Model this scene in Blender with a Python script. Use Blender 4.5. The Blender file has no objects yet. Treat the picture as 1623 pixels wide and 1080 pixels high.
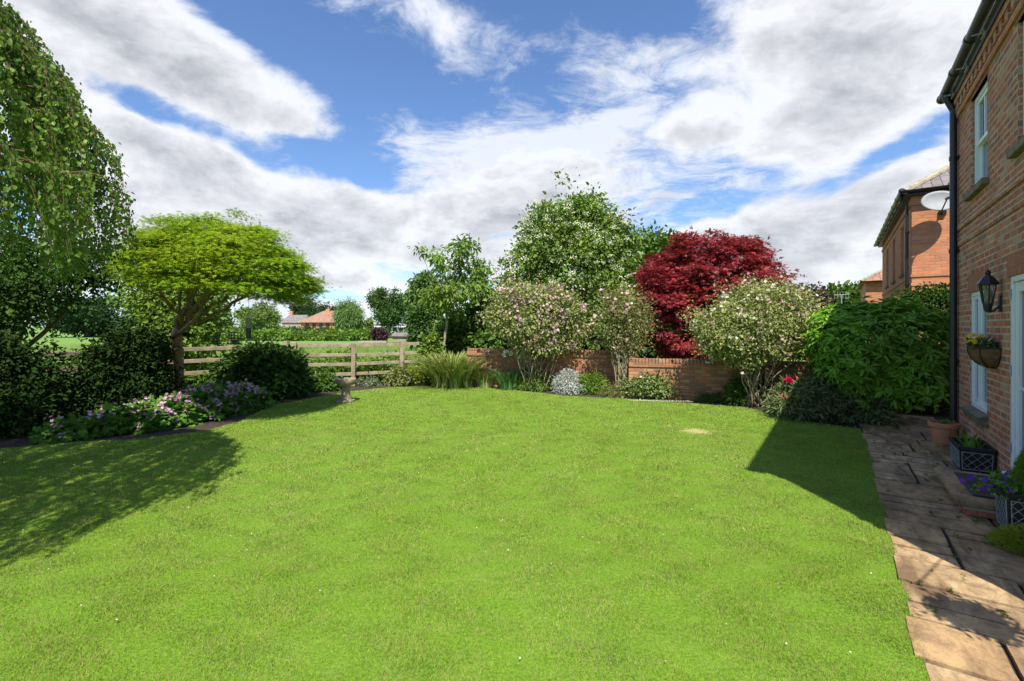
import bpy, math, random
import numpy as np
from mathutils import Vector, Matrix, Euler

# ------------------------------------------------------------------ camera
F, CX, HY, CAMH = 741.0, 811.5, 518.0, 1.65      # focal length in photo pixels, centre column, horizon row, eye height
sc = bpy.context.scene
col = sc.collection
cam = bpy.data.cameras.new('camera'); camo = bpy.data.objects.new('camera', cam); col.objects.link(camo)
camo.location = (0, 0, CAMH); camo.rotation_euler = (math.radians(90), 0, 0)
cam.sensor_width = 36; cam.lens = 36 * F / 1623; cam.shift_y = -22 / 1623
cam.clip_start = 0.05; cam.clip_end = 3000
sc.camera = camo

# ------------------------------------------------------------------ sun and sky
SUN = Vector((0.03, -0.60, 0.88)).normalized()
sl = bpy.data.lights.new('sun', 'SUN'); sl.energy = 3.75; sl.angle = math.radians(0.5); sl.color = (1, .94, .83)
so = bpy.data.objects.new('sun', sl); col.objects.link(so)
so.rotation_euler = SUN.to_track_quat('Z', 'Y').to_euler()
sc.view_settings.view_transform = 'Standard'; sc.view_settings.look = 'None'
sc.view_settings.exposure = 1.06; sc.view_settings.gamma = 1
sc.cycles.max_bounces = 6; sc.cycles.transparent_max_bounces = 6
sc.cycles.use_denoising = True


class NT:
    """small node-tree helper"""
    def __init__(s, tree):
        s.t = tree; s.n = tree.nodes; s.l = tree.links
    def add(s, typ, ins=None, **kw):
        nd = s.n.new(typ)
        for k, v in kw.items(): setattr(nd, k, v)
        for k, v in (ins or {}).items():
            sock = nd.inputs[k]
            if isinstance(v, bpy.types.NodeSocket): s.l.new(v, sock)
            elif isinstance(v, bpy.types.Node): s.l.new(v.outputs[0], sock)
            else: sock.default_value = v
        return nd
    def m(s, op, a, b=0.0, c=0.0, clamp=False):
        nd = s.n.new('ShaderNodeMath'); nd.operation = op; nd.use_clamp = clamp
        for i, v in enumerate((a, b, c)):
            if isinstance(v, bpy.types.NodeSocket): s.l.new(v, nd.inputs[i])
            else: nd.inputs[i].default_value = v
        return nd.outputs[0]
    def ramp(s, fac, stops, interp='LINEAR'):
        nd = s.n.new('ShaderNodeValToRGB'); cr = nd.color_ramp; cr.interpolation = interp
        while len(cr.elements) < len(stops): cr.elements.new(.5)
        for e, (p, c) in zip(cr.elements, stops):
            e.position = p; e.color = (*c, 1) if len(c) == 3 else c
        s.l.new(fac, nd.inputs[0]); return nd.outputs[0]
    def mix(s, fac, a, b, blend='MIX'):
        nd = s.n.new('ShaderNodeMix'); nd.data_type = 'RGBA'; nd.blend_type = blend
        for i, v in ((0, fac), (6, a), (7, b)):
            if isinstance(v, bpy.types.NodeSocket): s.l.new(v, nd.inputs[i])
            elif i == 0: nd.inputs[i].default_value = v
            else: nd.inputs[i].default_value = (*v, 1)
        return nd.outputs[2]
    def noise(s, vec, scale, detail=3, rough=.5, dist=0, out=0, dims='3D'):
        nd = s.n.new('ShaderNodeTexNoise'); nd.noise_dimensions = dims
        nd.inputs['Scale'].default_value = scale; nd.inputs['Detail'].default_value = detail
        nd.inputs['Roughness'].default_value = rough; nd.inputs['Distortion'].default_value = dist
        if vec is not None: s.l.new(vec, nd.inputs['Vector'])
        return nd.outputs[out]
    def mr(s, v, a, b, c=0., d=1., smooth=False):
        nd = s.n.new('ShaderNodeMapRange'); nd.clamp = True
        if smooth: nd.interpolation_type = 'SMOOTHSTEP'
        s.l.new(v, nd.inputs[0])
        for i, x in enumerate((a, b, c, d)): nd.inputs[i + 1].default_value = x
        return nd.outputs[0]


def build_world():
    w = bpy.data.worlds.new('World'); sc.world = w; w.use_nodes = True
    T = NT(w.node_tree); T.n.clear()
    sky = T.add('ShaderNodeTexSky', sky_type='NISHITA', sun_disc=False,
                sun_elevation=math.asin(SUN.z), sun_rotation=math.atan2(SUN.x, SUN.y))
    sky.air_density = 1.0; sky.dust_density = .6; sky.ozone_density = 2.2
    tc = T.add('ShaderNodeTexCoord'); sep = T.add('ShaderNodeSeparateXYZ', {0: tc.outputs['Generated']})
    x, y, z = sep.outputs
    hxy = T.m('SQRT', T.m('ADD', T.m('MULTIPLY', x, x), T.m('MULTIPLY', y, y)))
    az = T.m('ARCTAN2', x, y)
    el = T.m('DIVIDE', z, T.m('MAXIMUM', hxy, .02))
    zz = T.m('ADD', T.m('MAXIMUM', z, 0.0), .16)
    P = T.add('ShaderNodeCombineXYZ', {0: T.m('DIVIDE', x, zz), 1: T.m('DIVIDE', y, zz), 2: 0.37}).outputs[0]
    P2 = T.add('ShaderNodeVectorMath', {0: P, 1: (-.0, -.07, .03)}, operation='ADD').outputs[0]
    Q = T.add('ShaderNodeVectorMath', {0: tc.outputs['Generated'], 1: (1, 1, 1.7)}, operation='MULTIPLY').outputs[0]
    Q2 = T.add('ShaderNodeVectorMath', {0: Q, 1: (-.015, 0, .05)}, operation='ADD').outputs[0]
    big = T.noise(Q, 3.3, 10, .60, .25)
    big2 = T.noise(Q2, 3.3, 10, .60, .25)
    fine = T.noise(P, 2.6, 9, .64, .6)
    #   x,   y,   rx,  ry, slope, weight   (in photo pixels, turned into bearing and height)
    blobs = [(215, 85, 310, 105, 24, .42), (420, 165, 190, 85, 35, .34), (60, 30, 240, 100, 10, .2),
             (330, 300, 260, 95, 20, .42), (560, 360, 240, 60, 12, .34), (240, 420, 300, 60, 0, .28),
             (700, 310, 220, 60, 5, .26), (690, 35, 230, 55, 12, .20), (930, 225, 230, 75, 0, .20),
             (1340, 90, 240, 150, -15, .5), (1250, 210, 150, 50, 5, .25), (1300, 350, 300, 75, -12, .45), (1150, 410, 300, 60, 0, .3),
             (820, 410, 330, 45, 0, .26), (900, 300, 260, 50, -5, .15), (800, 470, 800, 26, 0, .14),
             (1100, 95, 50, 35, -30, .2),
             (440, 45, 110, 60, 25, -.34), (640, 185, 95, 85, 20, -.55), (790, 190, 120, 45, 0, -.12),
             (1010, 80, 95, 120, 0, -.5), (1180, 200, 60, 60, 0, -.2), (740, 240, 90, 40, 0, -.12), (600, 420, 90, 18, 5, -.25), (760, 445, 120, 14, 0, -.2), (1110, 310, 150, 40, -12, -.52), (1400, 248, 140, 26, -25, -.48),
             (515, 258, 110, 34, 14, -.62), (215, 165, 100, 22, 25, -.40), (350, 218, 190, 26, 27, -.42), (850, 140, 60, 50, 0, -.3),
             (520, 468, 60, 10, 0, -.5), (1000, 365, 50, 20, -20, -.2)]
    wisps = [(730, 255, 240, 75, 8, 1.0), (950, 225, 230, 80, -5, 1.0), (700, 45, 260, 60, 10, .95), (520, 255, 120, 40, 12, -.9), (640, 150, 90, 60, 15, -.6), (1080, 90, 60, 50, -30, .8), (870, 330, 300, 50, 0, .8), (1230, 250, 120, 60, -20, .6), (980, 110, 80, 60, 0, .35)]
    sums = []
    for grp in (blobs, wisps):
      bias = None
      for (bx, by, rx, ry, ang, wt) in grp:
          dx = bx - CX; hyp = math.hypot(F, dx)
          a0 = math.atan2(dx, F); e0 = (HY - by) / hyp
          ra = rx * F / (F * F + dx * dx); re = ry / hyp
          A = T.m('SUBTRACT', az, a0); E = T.m('SUBTRACT', el, e0)
          c, s = math.cos(math.radians(-ang)), math.sin(math.radians(-ang))
          u = T.m('MULTIPLY', T.m('MULTIPLY_ADD', A, c, T.m('MULTIPLY', E, s)), 1 / ra)
          v = T.m('MULTIPLY', T.m('MULTIPLY_ADD', A, -s, T.m('MULTIPLY', E, c)), 1 / re)
          d = T.m('ADD', T.m('MULTIPLY', u, u), T.m('MULTIPLY', v, v))
          g = T.m('MULTIPLY', T.m('POWER', 2.718, T.m('MULTIPLY', d, -.9)), wt)
          bias = g if bias is None else T.m('ADD', bias, g)
      sums.append(bias)
    bias, wmask = sums
    n = T.m('MULTIPLY', T.m('SUBTRACT', big, .5), 1.35)
    n2 = T.m('MULTIPLY', T.m('SUBTRACT', fine, .5), .75)
    dens = T.m('ADD', T.m('ADD', n, n2), T.m('ADD', bias, -.09))
    alpha = T.mr(dens, -.08, .22, 0, 1, True)
    Pw = T.add('ShaderNodeVectorMath', {0: P, 1: (1.0, 1.25, 1)}, operation='MULTIPLY').outputs[0]
    wis = T.noise(Pw, 4.0, 10, .70, .45)
    cir = T.mr(T.m('MULTIPLY_ADD', wmask, .34, wis), .66, .98, 0, .88, True)
    alpha = T.m('MAXIMUM', alpha, cir)
    thick = T.mr(dens, .14, .74)
    relief = T.mr(T.m('SUBTRACT', big2, big), -.075, .085)
    low = T.mr(el, .05, .5, .10, 0)
    shade = T.m('ADD', T.m('MULTIPLY', thick, .62), T.m('MULTIPLY', relief, .42))
    shade = T.m('ADD', shade, T.m('MULTIPLY', T.m('SUBTRACT', T.noise(Q, 11, 6, .6), .5), .5))
    shade = T.m('ADD', T.m('SUBTRACT', shade, .05), low, clamp=True)
    ccol = T.ramp(shade, [(0, (.72, .76, .84)), (.26, (.75, .76, .79)), (.50, (.59, .60, .64)), (.78, (.40, .415, .45)), (1, (.31, .325, .36))])
    bg1 = T.add('ShaderNodeBackground', {'Color': T.mix(1.0, sky.outputs[0], (.78, .93, 1.12), 'MULTIPLY'), 'Strength': .084})
    bg2 = T.add('ShaderNodeBackground', {'Color': ccol, 'Strength': .63})
    mx = T.add('ShaderNodeMixShader', {0: T.m('MULTIPLY', alpha, .97), 1: bg1, 2: bg2})
    T.add('ShaderNodeOutputWorld', {0: mx})
build_world()

# ------------------------------------------------------------------ helpers
rng = np.random.default_rng(7)
random.seed(7)

def gp(px, py, z=0.0):
    """ground point that stands at a photo pixel (height z)"""
    Y = F * (CAMH - z) / (py - HY)
    return np.array([(px - CX) / F * Y, Y, z])
def at(px, py, Y):
    return np.array([(px - CX) / F * Y, Y, CAMH - (py - HY) / F * Y])

def tag(o, label=None, cat=None, group=None, kind=None):
    if label: o['label'] = label
    if cat: o['category'] = cat
    if group: o['group'] = group
    if kind: o['kind'] = kind
    return o
def empty(name, loc=(0, 0, 0), rz=0.0, label=None, cat=None, group=None):
    o = bpy.data.objects.new(name, None); col.objects.link(o); o.empty_display_size = .1
    o.location = loc; o.rotation_euler = (0, 0, rz)
    return tag(o, label, cat, group)
def link(name, me, mat, parent=None, loc=None):
    o = bpy.data.objects.new(name, me); col.objects.link(o)
    if mat is not None: me.materials.append(mat)
    if parent is not None: o.parent = parent
    if loc is not None: o.location = loc
    return o
def copy_tree(o, parent=None):
    c = o.copy(); col.objects.link(c); c.parent = parent
    for ch in list(o.children): copy_tree(ch, c)
    return c

class MB:
    def __init__(s): s.v = []; s.f = []
    def add(s, vs, fs):
        n = len(s.v); s.v += [tuple(map(float, p)) for p in vs]; s.f += [tuple(n + i for i in f) for f in fs]; return s
    def box(s, a, b, M=None):
        (x0, y0, z0), (x1, y1, z1) = a, b
        vs = [(x0, y0, z0), (x1, y0, z0), (x1, y1, z0), (x0, y1, z0), (x0, y0, z1), (x1, y0, z1), (x1, y1, z1), (x0, y1, z1)]
        if M is not None: vs = [M @ Vector(p) for p in vs]
        return s.add(vs, [(3, 2, 1, 0), (4, 5, 6, 7), (0, 1, 5, 4), (1, 2, 6, 5), (2, 3, 7, 6), (3, 0, 4, 7)])
    def bar(s, p, q, w, h, up=(0, 0, 1)):
        p, q = Vector(p), Vector(q); d = (q - p); L = d.length; d.normalize()
        sd = d.cross(Vector(up)).normalized(); u = sd.cross(d)
        M = Matrix((( d.x, sd.x, u.x, p.x), (d.y, sd.y, u.y, p.y), (d.z, sd.z, u.z, p.z), (0, 0, 0, 1)))
        return s.box((0, -w / 2, -h / 2), (L, w / 2, h / 2), M)
    def tube(s, pts, rad, n=8, cap=True):
        pts = [Vector(p) for p in pts]
        if not hasattr(rad, '__len__'): rad = [rad] * len(pts)
        ref = None; base = len(s.v)
        for i, p in enumerate(pts):
            d = (pts[min(i + 1, len(pts) - 1)] - pts[max(i - 1, 0)])
            if d.length < 1e-9: d = Vector((0, 0, 1))
            d.normalize()
            if ref is None: ref = Vector((1, 0, 0)) if abs(d.x) < .8 else Vector((0, 1, 0))
            a = (ref - d * ref.dot(d)).normalized(); b = d.cross(a); ref = a
            for k in range(n):
                t = 2 * math.pi * k / n
                s.v.append(tuple(p + a * math.cos(t) * rad[i] + b * math.sin(t) * rad[i]))
        for i in range(len(pts) - 1):
            for k in range(n):
                k2 = (k + 1) % n
                s.f.append((base + i * n + k, base + i * n + k2, base + (i + 1) * n + k2, base + (i + 1) * n + k))
        if cap:
            s.f.append(tuple(base + k for k in range(n))[::-1])
            s.f.append(tuple(base + (len(pts) - 1) * n + k for k in range(n)))
        return s
    def lathe(s, prof, n=24, c=(0, 0, 0), wob=0):
        base = len(s.v)
        for r, z in prof:
            for k in range(n):
                t = 2 * math.pi * k / n; rr = r * (1 + wob * math.sin(3 * t + z * 9))
                s.v.append((c[0] + rr * math.cos(t), c[1] + rr * math.sin(t), c[2] + z))
        for i in range(len(prof) - 1):
            for k in range(n):
                k2 = (k + 1) % n
                s.f.append((base + i * n + k, base + i * n + k2, base + (i + 1) * n + k2, base + (i + 1) * n + k))
        if prof[0][0] > 1e-4: s.f.append(tuple(base + k for k in range(n))[::-1])
        if prof[-1][0] > 1e-4: s.f.append(tuple(base + (len(prof) - 1) * n + k for k in range(n)))
        return s
    def quad(s, a, b, c, d): return s.add([a, b, c, d], [(0, 1, 2, 3)])
    def build(s, name, mat, parent=None, smooth=False, bevel=0, uv=True, loc=None):
        me = bpy.data.meshes.new(name); me.from_pydata(s.v, [], s.f); me.validate()
        if uv: uvbox(me)
        if smooth: me.polygons.foreach_set('use_smooth', [True] * len(me.polygons))
        o = link(name, me, mat, parent, loc)
        if bevel:
            b = o.modifiers.new('bevel', 'BEVEL'); b.width = bevel; b.segments = 2; b.limit_method = 'ANGLE'
        return o

def uvbox(me):
    """metre-scale coordinates: along the face horizontally, up the face vertically"""
    lay = me.uv_layers.new(name='uv'); V = me.vertices
    for p in me.polygons:
        n = p.normal
        if abs(n.z) > .8: a, b = Vector((1, 0, 0)), Vector((0, 1, 0))
        else:
            a = Vector((-n.y, n.x, 0)).normalized()
            if abs(a.x) > abs(a.y): a = a if a.x > 0 else -a
            else: a = a if a.y > 0 else -a
            b = Vector((0, 0, 1)) if abs(n.z) < .2 else n.cross(a).normalized()
            if b.z < 0: b = -b
        for li in p.loop_indices:
            co = V[me.loops[li].vertex_index].co
            lay.data[li].uv = (co.dot(a), co.dot(b))

def raw_mesh(name, verts, quads, tri=False):
    me = bpy.data.meshes.new(name); k = 3 if tri else 4
    nv, nf = len(verts), len(quads)
    me.vertices.add(nv); me.vertices.foreach_set('co', np.ascontiguousarray(verts, dtype=np.float32).ravel())
    me.loops.add(nf * k); me.loops.foreach_set('vertex_index', np.ascontiguousarray(quads, dtype=np.int32).ravel())
    me.polygons.add(nf); me.polygons.foreach_set('loop_start', np.arange(0, nf * k, k, dtype=np.int32))
    me.update(calc_edges=True); return me

def unit(a): return a / np.maximum(np.linalg.norm(a, axis=-1, keepdims=True), 1e-9)

# leaf shapes: x runs along the leaf, y across, z up; quads
def _ovate(w, fold=.12, curl=.15):
    V = np.array([(0, 0, 0), (.3, w * .5, fold * w * 2), (.68, w * .38, fold * w * 1.5 - curl * .4), (1, 0, -curl), (.68, -w * .38, fold * w * 1.5 - curl * .4), (.3, -w * .5, fold * w * 2)])
    return V, np.array([(0, 1, 2, 3), (0, 3, 4, 5)])
def _diamond(w, fold=.1):
    return np.array([(0, 0, 0), (.5, w * .5, fold), (1, 0, -.05), (.5, -w * .5, fold)]), np.array([(0, 1, 2, 3)])
def _star(lobes=5, w=.2, spread=70):
    V = [(0, 0, 0)]; Q = []
    for a in np.linspace(-spread, spread, lobes):
        L = 1 - .42 * abs(a) / max(spread, 1); t = math.radians(a); c, s = math.cos(t), math.sin(t); n = len(V)
        for x, y, z in ((L * .5, w * .5, .02), (L, 0, -.12), (L * .5, -w * .5, .02)): V.append((x * c - y * s, x * s + y * c, z))
        Q.append((0, n, n + 1, n + 2))
    return np.array(V), np.array(Q)
def _blade():
    V = np.array([(0, -.5, 0), (0, .5, 0), (.4, .42, .10), (.4, -.42, .10), (.75, .28, .08), (.75, -.28, .08), (1, .03, -.04), (1, -.03, -.04)])
    return V, np.array([(0, 1, 2, 3), (3, 2, 4, 5), (5, 4, 6, 7)])
def _flower(n=5, w=.75):
    V = [(0, 0, 0)]; Q = []
    for k in range(n):
        t = 2 * math.pi * k / n; c, s = math.cos(t), math.sin(t); b = len(V)
        for x, y, z in ((.6, w * .5, .1), (1, 0, .16), (.6, -w * .5, .1)): V.append((x * c - y * s, x * s + y * c, z))
        Q.append((0, b, b + 1, b + 2))
    return np.array(V), np.array(Q)
OVATE, NARROW, BROAD, DIAM, STAR, FLOWER = _ovate(.62), _ovate(.28), _ovate(.85), _diamond(.7), _star(), _flower()
FINE_STAR = _star(5, .15, 62); LANCE = _ovate(.2, .1, .25); BLADE = _blade()

def leaves(name, pos, d, nrm, size, tpl, mat, parent=None, wid=None):
    V, Q = tpl; n = len(pos); d = unit(d); nrm = unit(nrm - d * (nrm * d).sum(1, keepdims=True)); b = np.cross(nrm, d)
    size = np.broadcast_to(size, (n,)); w = size if wid is None else np.broadcast_to(wid, (n,))
    P = (pos[:, None, :] + d[:, None, :] * (V[None, :, 0:1] * size[:, None, None]) + b[:, None, :] * (V[None, :, 1:2] * w[:, None, None])
         + nrm[:, None, :] * (V[None, :, 2:3] * size[:, None, None]))
    k = len(V); idx = (Q[None] + (np.arange(n) * k)[:, None, None]).reshape(-1, 4)
    return link(name, raw_mesh(name, P.reshape(-1, 3), idx), mat, parent)

def rdir(n): return unit(rng.normal(size=(n, 3)))

def clumps(lobes, n, shell=.55, lump=.14, keep=None):
    """n clump centres spread through a few ellipsoid lobes; returns centres and outward directions"""
    w = np.array([(l[1][0] * l[1][1] * l[1][2]) ** .66 for l in lobes]); w /= w.sum()
    C, O = [], []; tot = 0
    while tot < n:
        i = rng.choice(len(lobes), size=n, p=w)
        c = np.array([lobes[j][0] for j in i], float); r = np.array([lobes[j][1] for j in i], float)
        dd = rdir(n); ph = np.sin(dd[:, 0] * 5 + i) * np.cos(dd[:, 1] * 6 + i * 2) * np.sin(dd[:, 2] * 5 + 1)
        rr = (shell + (1 - shell) * rng.random(n) ** .6) * (1 + lump * ph + rng.normal(size=n) * lump * .45)
        rr = rr * (1 + (lump > .07) * (rng.random(n) < .07) * rng.uniform(.08, .26, n))
        p = c + dd * r * rr[:, None]; o = unit(dd / r)
        ok = np.ones(n, bool)
        for j, l in enumerate(lobes):            # nothing deep inside a neighbouring lobe
            q = (p - np.array(l[0])) / np.array(l[1]); ok &= ((q ** 2).sum(1) > (shell * .8) ** 2)
        if keep is not None: ok &= keep(p)
        C.append(p[ok]); O.append(o[ok]); tot += ok.sum()
    return np.concatenate(C)[:n], np.concatenate(O)[:n]

def foliage(name, lobes, n, k, cr, size, tpl, mat, parent=None, shell=.55, lump=.14, flat=.7, up=.6, out=.5, rnd=.6, droop=.2, keep=None, ret=False, jit=.3):
    C, O = clumps(lobes, n, shell, lump, keep)
    p = np.repeat(C, k, 0); o = np.repeat(O, k, 0)
    off = rng.normal(size=p.shape) * cr * np.array([1, 1, flat])
    p = p + off; N = len(p)
    d = unit(o * .5 + unit(off) * .7 + rng.normal(size=p.shape) * .5 + np.array([0, 0, -droop]))
    nr = unit(np.array([0, 0, up]) + o * out + rng.normal(size=p.shape) * rnd)
    sz = size * (1 + jit * rng.normal(size=N)).clip(.5, 1.7)
    ob = leaves(name, p, d, nr, sz, tpl, mat, parent)
    return (ob, C, O) if ret else ob

def bez(p0, p1, p2, n=7):
    p0, p1, p2 = (np.array(p, float) for p in (p0, p1, p2)); t = np.linspace(0, 1, n)[:, None]
    return (1 - t) ** 2 * p0 + 2 * t * (1 - t) * p1 + t * t * p2
def limb(mb, p0, p2, r0, r1, sag=.15, n=7, seg=6, wob=.04):
    p0, p2 = np.array(p0, float), np.array(p2, float); L = np.linalg.norm(p2 - p0)
    mid = (p0 + p2) / 2 + np.array([0, 0, sag * L]) + rng.normal(size=3) * .08 * L
    pts = bez(p0, mid, p2, n); pts[1:-1] += rng.normal(size=(n - 2, 3)) * wob * L * .3
    mb.tube(pts, np.linspace(r0, r1, n), seg); return pts

# ------------------------------------------------------------------ materials
def mat_new(name):
    m = bpy.data.materials.new(name); m.use_nodes = True; T = NT(m.node_tree); T.n.clear(); return m, T
def finish(T, bsdf, disp=None):
    T.add('ShaderNodeOutputMaterial', {0: bsdf})
def objco(T): return T.add('ShaderNodeTexCoord').outputs['Object']
def simple(name, c, rough=.6, metal=0, var=.15, nscale=6, bump=0, spec=.5, c2=None):
    m, T = mat_new(name); co = objco(T); n = T.noise(co, nscale, 5, .6)
    c2 = c2 or tuple(x * (1 - 2 * var) for x in c)
    cc = T.mix(T.mr(n, .3, .7), c2, tuple(min(1, x * (1 + var * .6)) for x in c))
    ins = {'Base Color': cc, 'Roughness': rough, 'Metallic': metal, 'Specular IOR Level': spec}
    if bump: ins['Normal'] = T.add('ShaderNodeBump', {'Height': T.noise(co, nscale * 5, 6, .65), 'Strength': bump, 'Distance': .01})
    finish(T, T.add('ShaderNodeBsdfPrincipled', ins)); return m

def leafmat(name, cols, trans=.35, rough=.5, spec=.35, nscale=1.3, vmin=.72, vmax=1.25):
    m, T = mat_new(name); co = objco(T)
    r = T.add('ShaderNodeNewGeometry').outputs['Random Per Island']
    k = len(cols); c = T.ramp(r, [(i / max(k - 1, 1), cc) for i, cc in enumerate(cols)])
    v = T.mr(T.noise(co, nscale, 3, .6), .3, .7, vmin, vmax)
    c = T.add('ShaderNodeHueSaturation', {'Color': c, 'Value': v, 'Hue': T.mr(T.noise(co, nscale * .6, 2), .3, .7, .488, .512)}).outputs[0]
    p = T.add('ShaderNodeBsdfPrincipled', {'Base Color': c, 'Roughness': rough, 'Specular IOR Level': spec * .6})
    t = T.add('ShaderNodeBsdfTranslucent', {'Color': T.mix(1, c, (1.25, 1.2, .55), 'MULTIPLY')})
    finish(T, T.add('ShaderNodeMixShader', {0: trans, 1: p, 2: t})); return m

def brickmat(name, tones, mortar=(.40, .34, .26), bw=.225, rh=.075, vert=False, stain_dapple=.35, mw=.010):
    m, T = mat_new(name)
    uv = T.add('ShaderNodeTexCoord').outputs['UV']
    s = T.add('ShaderNodeSeparateXYZ', {0: uv}); U, V = s.outputs[0], s.outputs[1]
    if vert: U, V = V, U
    vec = T.add('ShaderNodeCombineXYZ', {0: U, 1: V, 2: 0}).outputs[0]
    row = T.m('FLOOR', T.m('DIVIDE', V, rh))
    offs = T.m('MULTIPLY', T.m('SUBTRACT', 1.0, T.m('FLOORED_MODULO', row, 2.0)), .5)
    cl = T.m('FLOOR', T.m('ADD', T.m('DIVIDE', U, bw), offs))
    cell = T.add('ShaderNodeCombineXYZ', {0: cl, 1: row, 2: 0}).outputs[0]
    wn = T.add('ShaderNodeTexWhiteNoise', {0: cell}, noise_dimensions='3D')
    k = len(tones); c = T.ramp(wn.outputs[0], [(i / k, t) for i, t in enumerate(tones)], 'CONSTANT')
    wob = T.noise(vec, 9, 3, .6, out=1)
    vec2 = T.add('ShaderNodeVectorMath', {0: vec, 1: T.add('ShaderNodeVectorMath', {0: wob, 1: (.006, .004, 0)}, operation='MULTIPLY').outputs[0]}, operation='ADD').outputs[0]
    b = T.add('ShaderNodeTexBrick', {'Vector': vec2, 'Scale': 1.0, 'Mortar Size': mw / 2, 'Mortar Smooth': .25, 'Brick Width': bw, 'Row Height': rh})
    fac = b.outputs['Fac']
    g = T.noise(vec, 40, 5, .7); c = T.mix(T.mr(g, .35, .7), c, T.mix(.5, c, (.5, .38, .28)))
    st = T.mr(T.noise(vec, 1.1, 5, .65), .45, .75, 0, stain_dapple)
    c = T.mix(st, c, (.12, .085, .06))
    c = T.mix(fac, c, T.mix(T.mr(T.noise(vec, 3, 4), .3, .7), mortar, tuple(x * .55 for x in mortar)))
    h = T.m('SUBTRACT', T.m('MULTIPLY', g, .3), fac)
    bp = T.add('ShaderNodeBump', {'Height': h, 'Strength': .7, 'Distance': .008})
    finish(T, T.add('ShaderNodeBsdfPrincipled', {'Base Color': c, 'Roughness': .95, 'Specular IOR Level': .1, 'Normal': bp})); return m

BT = [(.48, .105, .042), (.54, .135, .055), (.40, .085, .038), (.56, .17, .075), (.31, .08, .045), (.48, .19, .11), (.44, .09, .04), (.25, .10, .065), (.55, .14, .055), (.45, .28, .17), (.41, .075, .035), (.50, .115, .045), (.46, .10, .04)]
M = {}
M['brick'] = brickmat('house_brick', BT, mortar=(.60, .47, .34), stain_dapple=.16, mw=.024)
M['soldier'] = brickmat('red_soldier_brick', [(.36, .11, .06), (.40, .13, .07), (.34, .10, .055)], mortar=(.30, .13, .08), vert=True, stain_dapple=.15, mw=.006)
M['brick_far'] = brickmat('orange_brick', [(.58, .17, .06), (.64, .21, .08), (.52, .15, .05), (.60, .20, .09), (.55, .19, .07), (.46, .16, .08)], mortar=(.50, .32, .2), stain_dapple=.12, mw=.016)
M['brick_wall'] = brickmat('garden_brick', [(.44, .13, .045), (.36, .10, .04), (.50, .17, .06), (.28, .10, .05), (.46, .21, .09), (.2, .1, .06)], mortar=(.34, .22, .12), stain_dapple=.5, mw=.014)  # heavier staining, partly the shrubs' dappled shade put into the brick colour
M['white'] = simple('white_painted_wood', (.78, .79, .80), .35, var=.03)
M['black'] = simple('black_plastic', (.016, .017, .02), .35, var=.1)
M['iron'] = simple('black_metal', (.018, .018, .022), .4, var=.1)
M['silver'] = simple('worn_silver_lead', (.36, .37, .38), .5, var=.2, nscale=30)
M['terracotta'] = simple('terracotta', (.52, .22, .10), .8, var=.12, nscale=7, bump=.15, c2=(.38, .17, .09))
M['sill'] = simple('mossy_stone_sill', (.22, .19, .13), .9, nscale=9, c2=(.09, .085, .05), bump=.5)
M['stone'] = simple('weathered_stone', (.34, .27, .18), .92, nscale=8, c2=(.15, .12, .075), bump=.6)
M['wood'] = simple('grey_brown_timber', (.36, .295, .19), .85, nscale=5, c2=(.19, .15, .10), bump=.5)
M['coir'] = simple('brown_coir', (.24, .13, .06), .95, nscale=22, c2=(.10, .05, .025), bump=1.0)
M['soil'] = simple('dark_soil', (.055, .035, .022), .95, nscale=14, c2=(.025, .017, .012), bump=1.0)
M['dish'] = simple('light_grey_dish', (.24, .25, .26), .6, var=.05)
M['slate'] = brickmat('grey_slate', [(.11, .12, .14), (.14, .15, .17), (.09, .10, .12), (.16, .16, .17)], mortar=(.03, .03, .035), bw=.3, rh=.2, stain_dapple=.2, mw=.012)
M['ridge'] = simple('lichen_ridge_tile', (.42, .37, .26), .9, nscale=9, c2=(.20, .17, .12), bump=.6)
M['tile'] = brickmat('red_roof_tile', [(.27, .13, .09), (.30, .15, .10), (.24, .11, .075)], mortar=(.17, .08, .06), bw=.3, rh=.3, stain_dapple=.2, mw=.02)
M['bark'] = simple('grey_brown_bark', (.20, .14, .09), .95, nscale=12, c2=(.075, .05, .032), bump=1.0)
M['bark_warm'] = simple('warm_tan_bark', (.34, .22, .12), .9, nscale=16, c2=(.13, .085, .05), bump=1.0)
M['bark_pale'] = simple('pale_straw_bark', (.36, .30, .19), .9, nscale=16, c2=(.20, .15, .09), bump=.8)
M['twig'] = simple('reddish_twig', (.16, .075, .045), .8, nscale=16)
M['mat'] = simple('brown_doormat', (.10, .055, .035), .98, nscale=60, c2=(.05, .03, .02), bump=1.0)
M['rubber'] = simple('dark_rubber', (.03, .032, .038), .6)
M['grey_wall'] = simple('white_render', (.7, .7, .7), .8)
M['darkglass_far'] = simple('dark_window_glass', (.03, .035, .04), .15)
M['gloss_lamp'] = simple('frosted_lamp_glass', (.30, .29, .27), .25)
def glassmat():
    m, T = mat_new('window_glass'); co = objco(T)
    gl = T.add('ShaderNodeBsdfGlossy', {'Color': (.9, .95, 1, 1), 'Roughness': .03, 'Normal': T.add('ShaderNodeBump', {'Height': T.noise(co, 1.6, 2), 'Strength': .05, 'Distance': .05})})
    df = T.add('ShaderNodeBsdfDiffuse', {'Color': (.035, .037, .04, 1)})
    fr = T.add('ShaderNodeFresnel', {'IOR': 1.75})
    finish(T, T.add('ShaderNodeMixShader', {0: T.m('ADD', fr.outputs[0], .12, clamp=True), 1: df, 2: gl})); return m
M['glass'] = glassmat()

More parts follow.
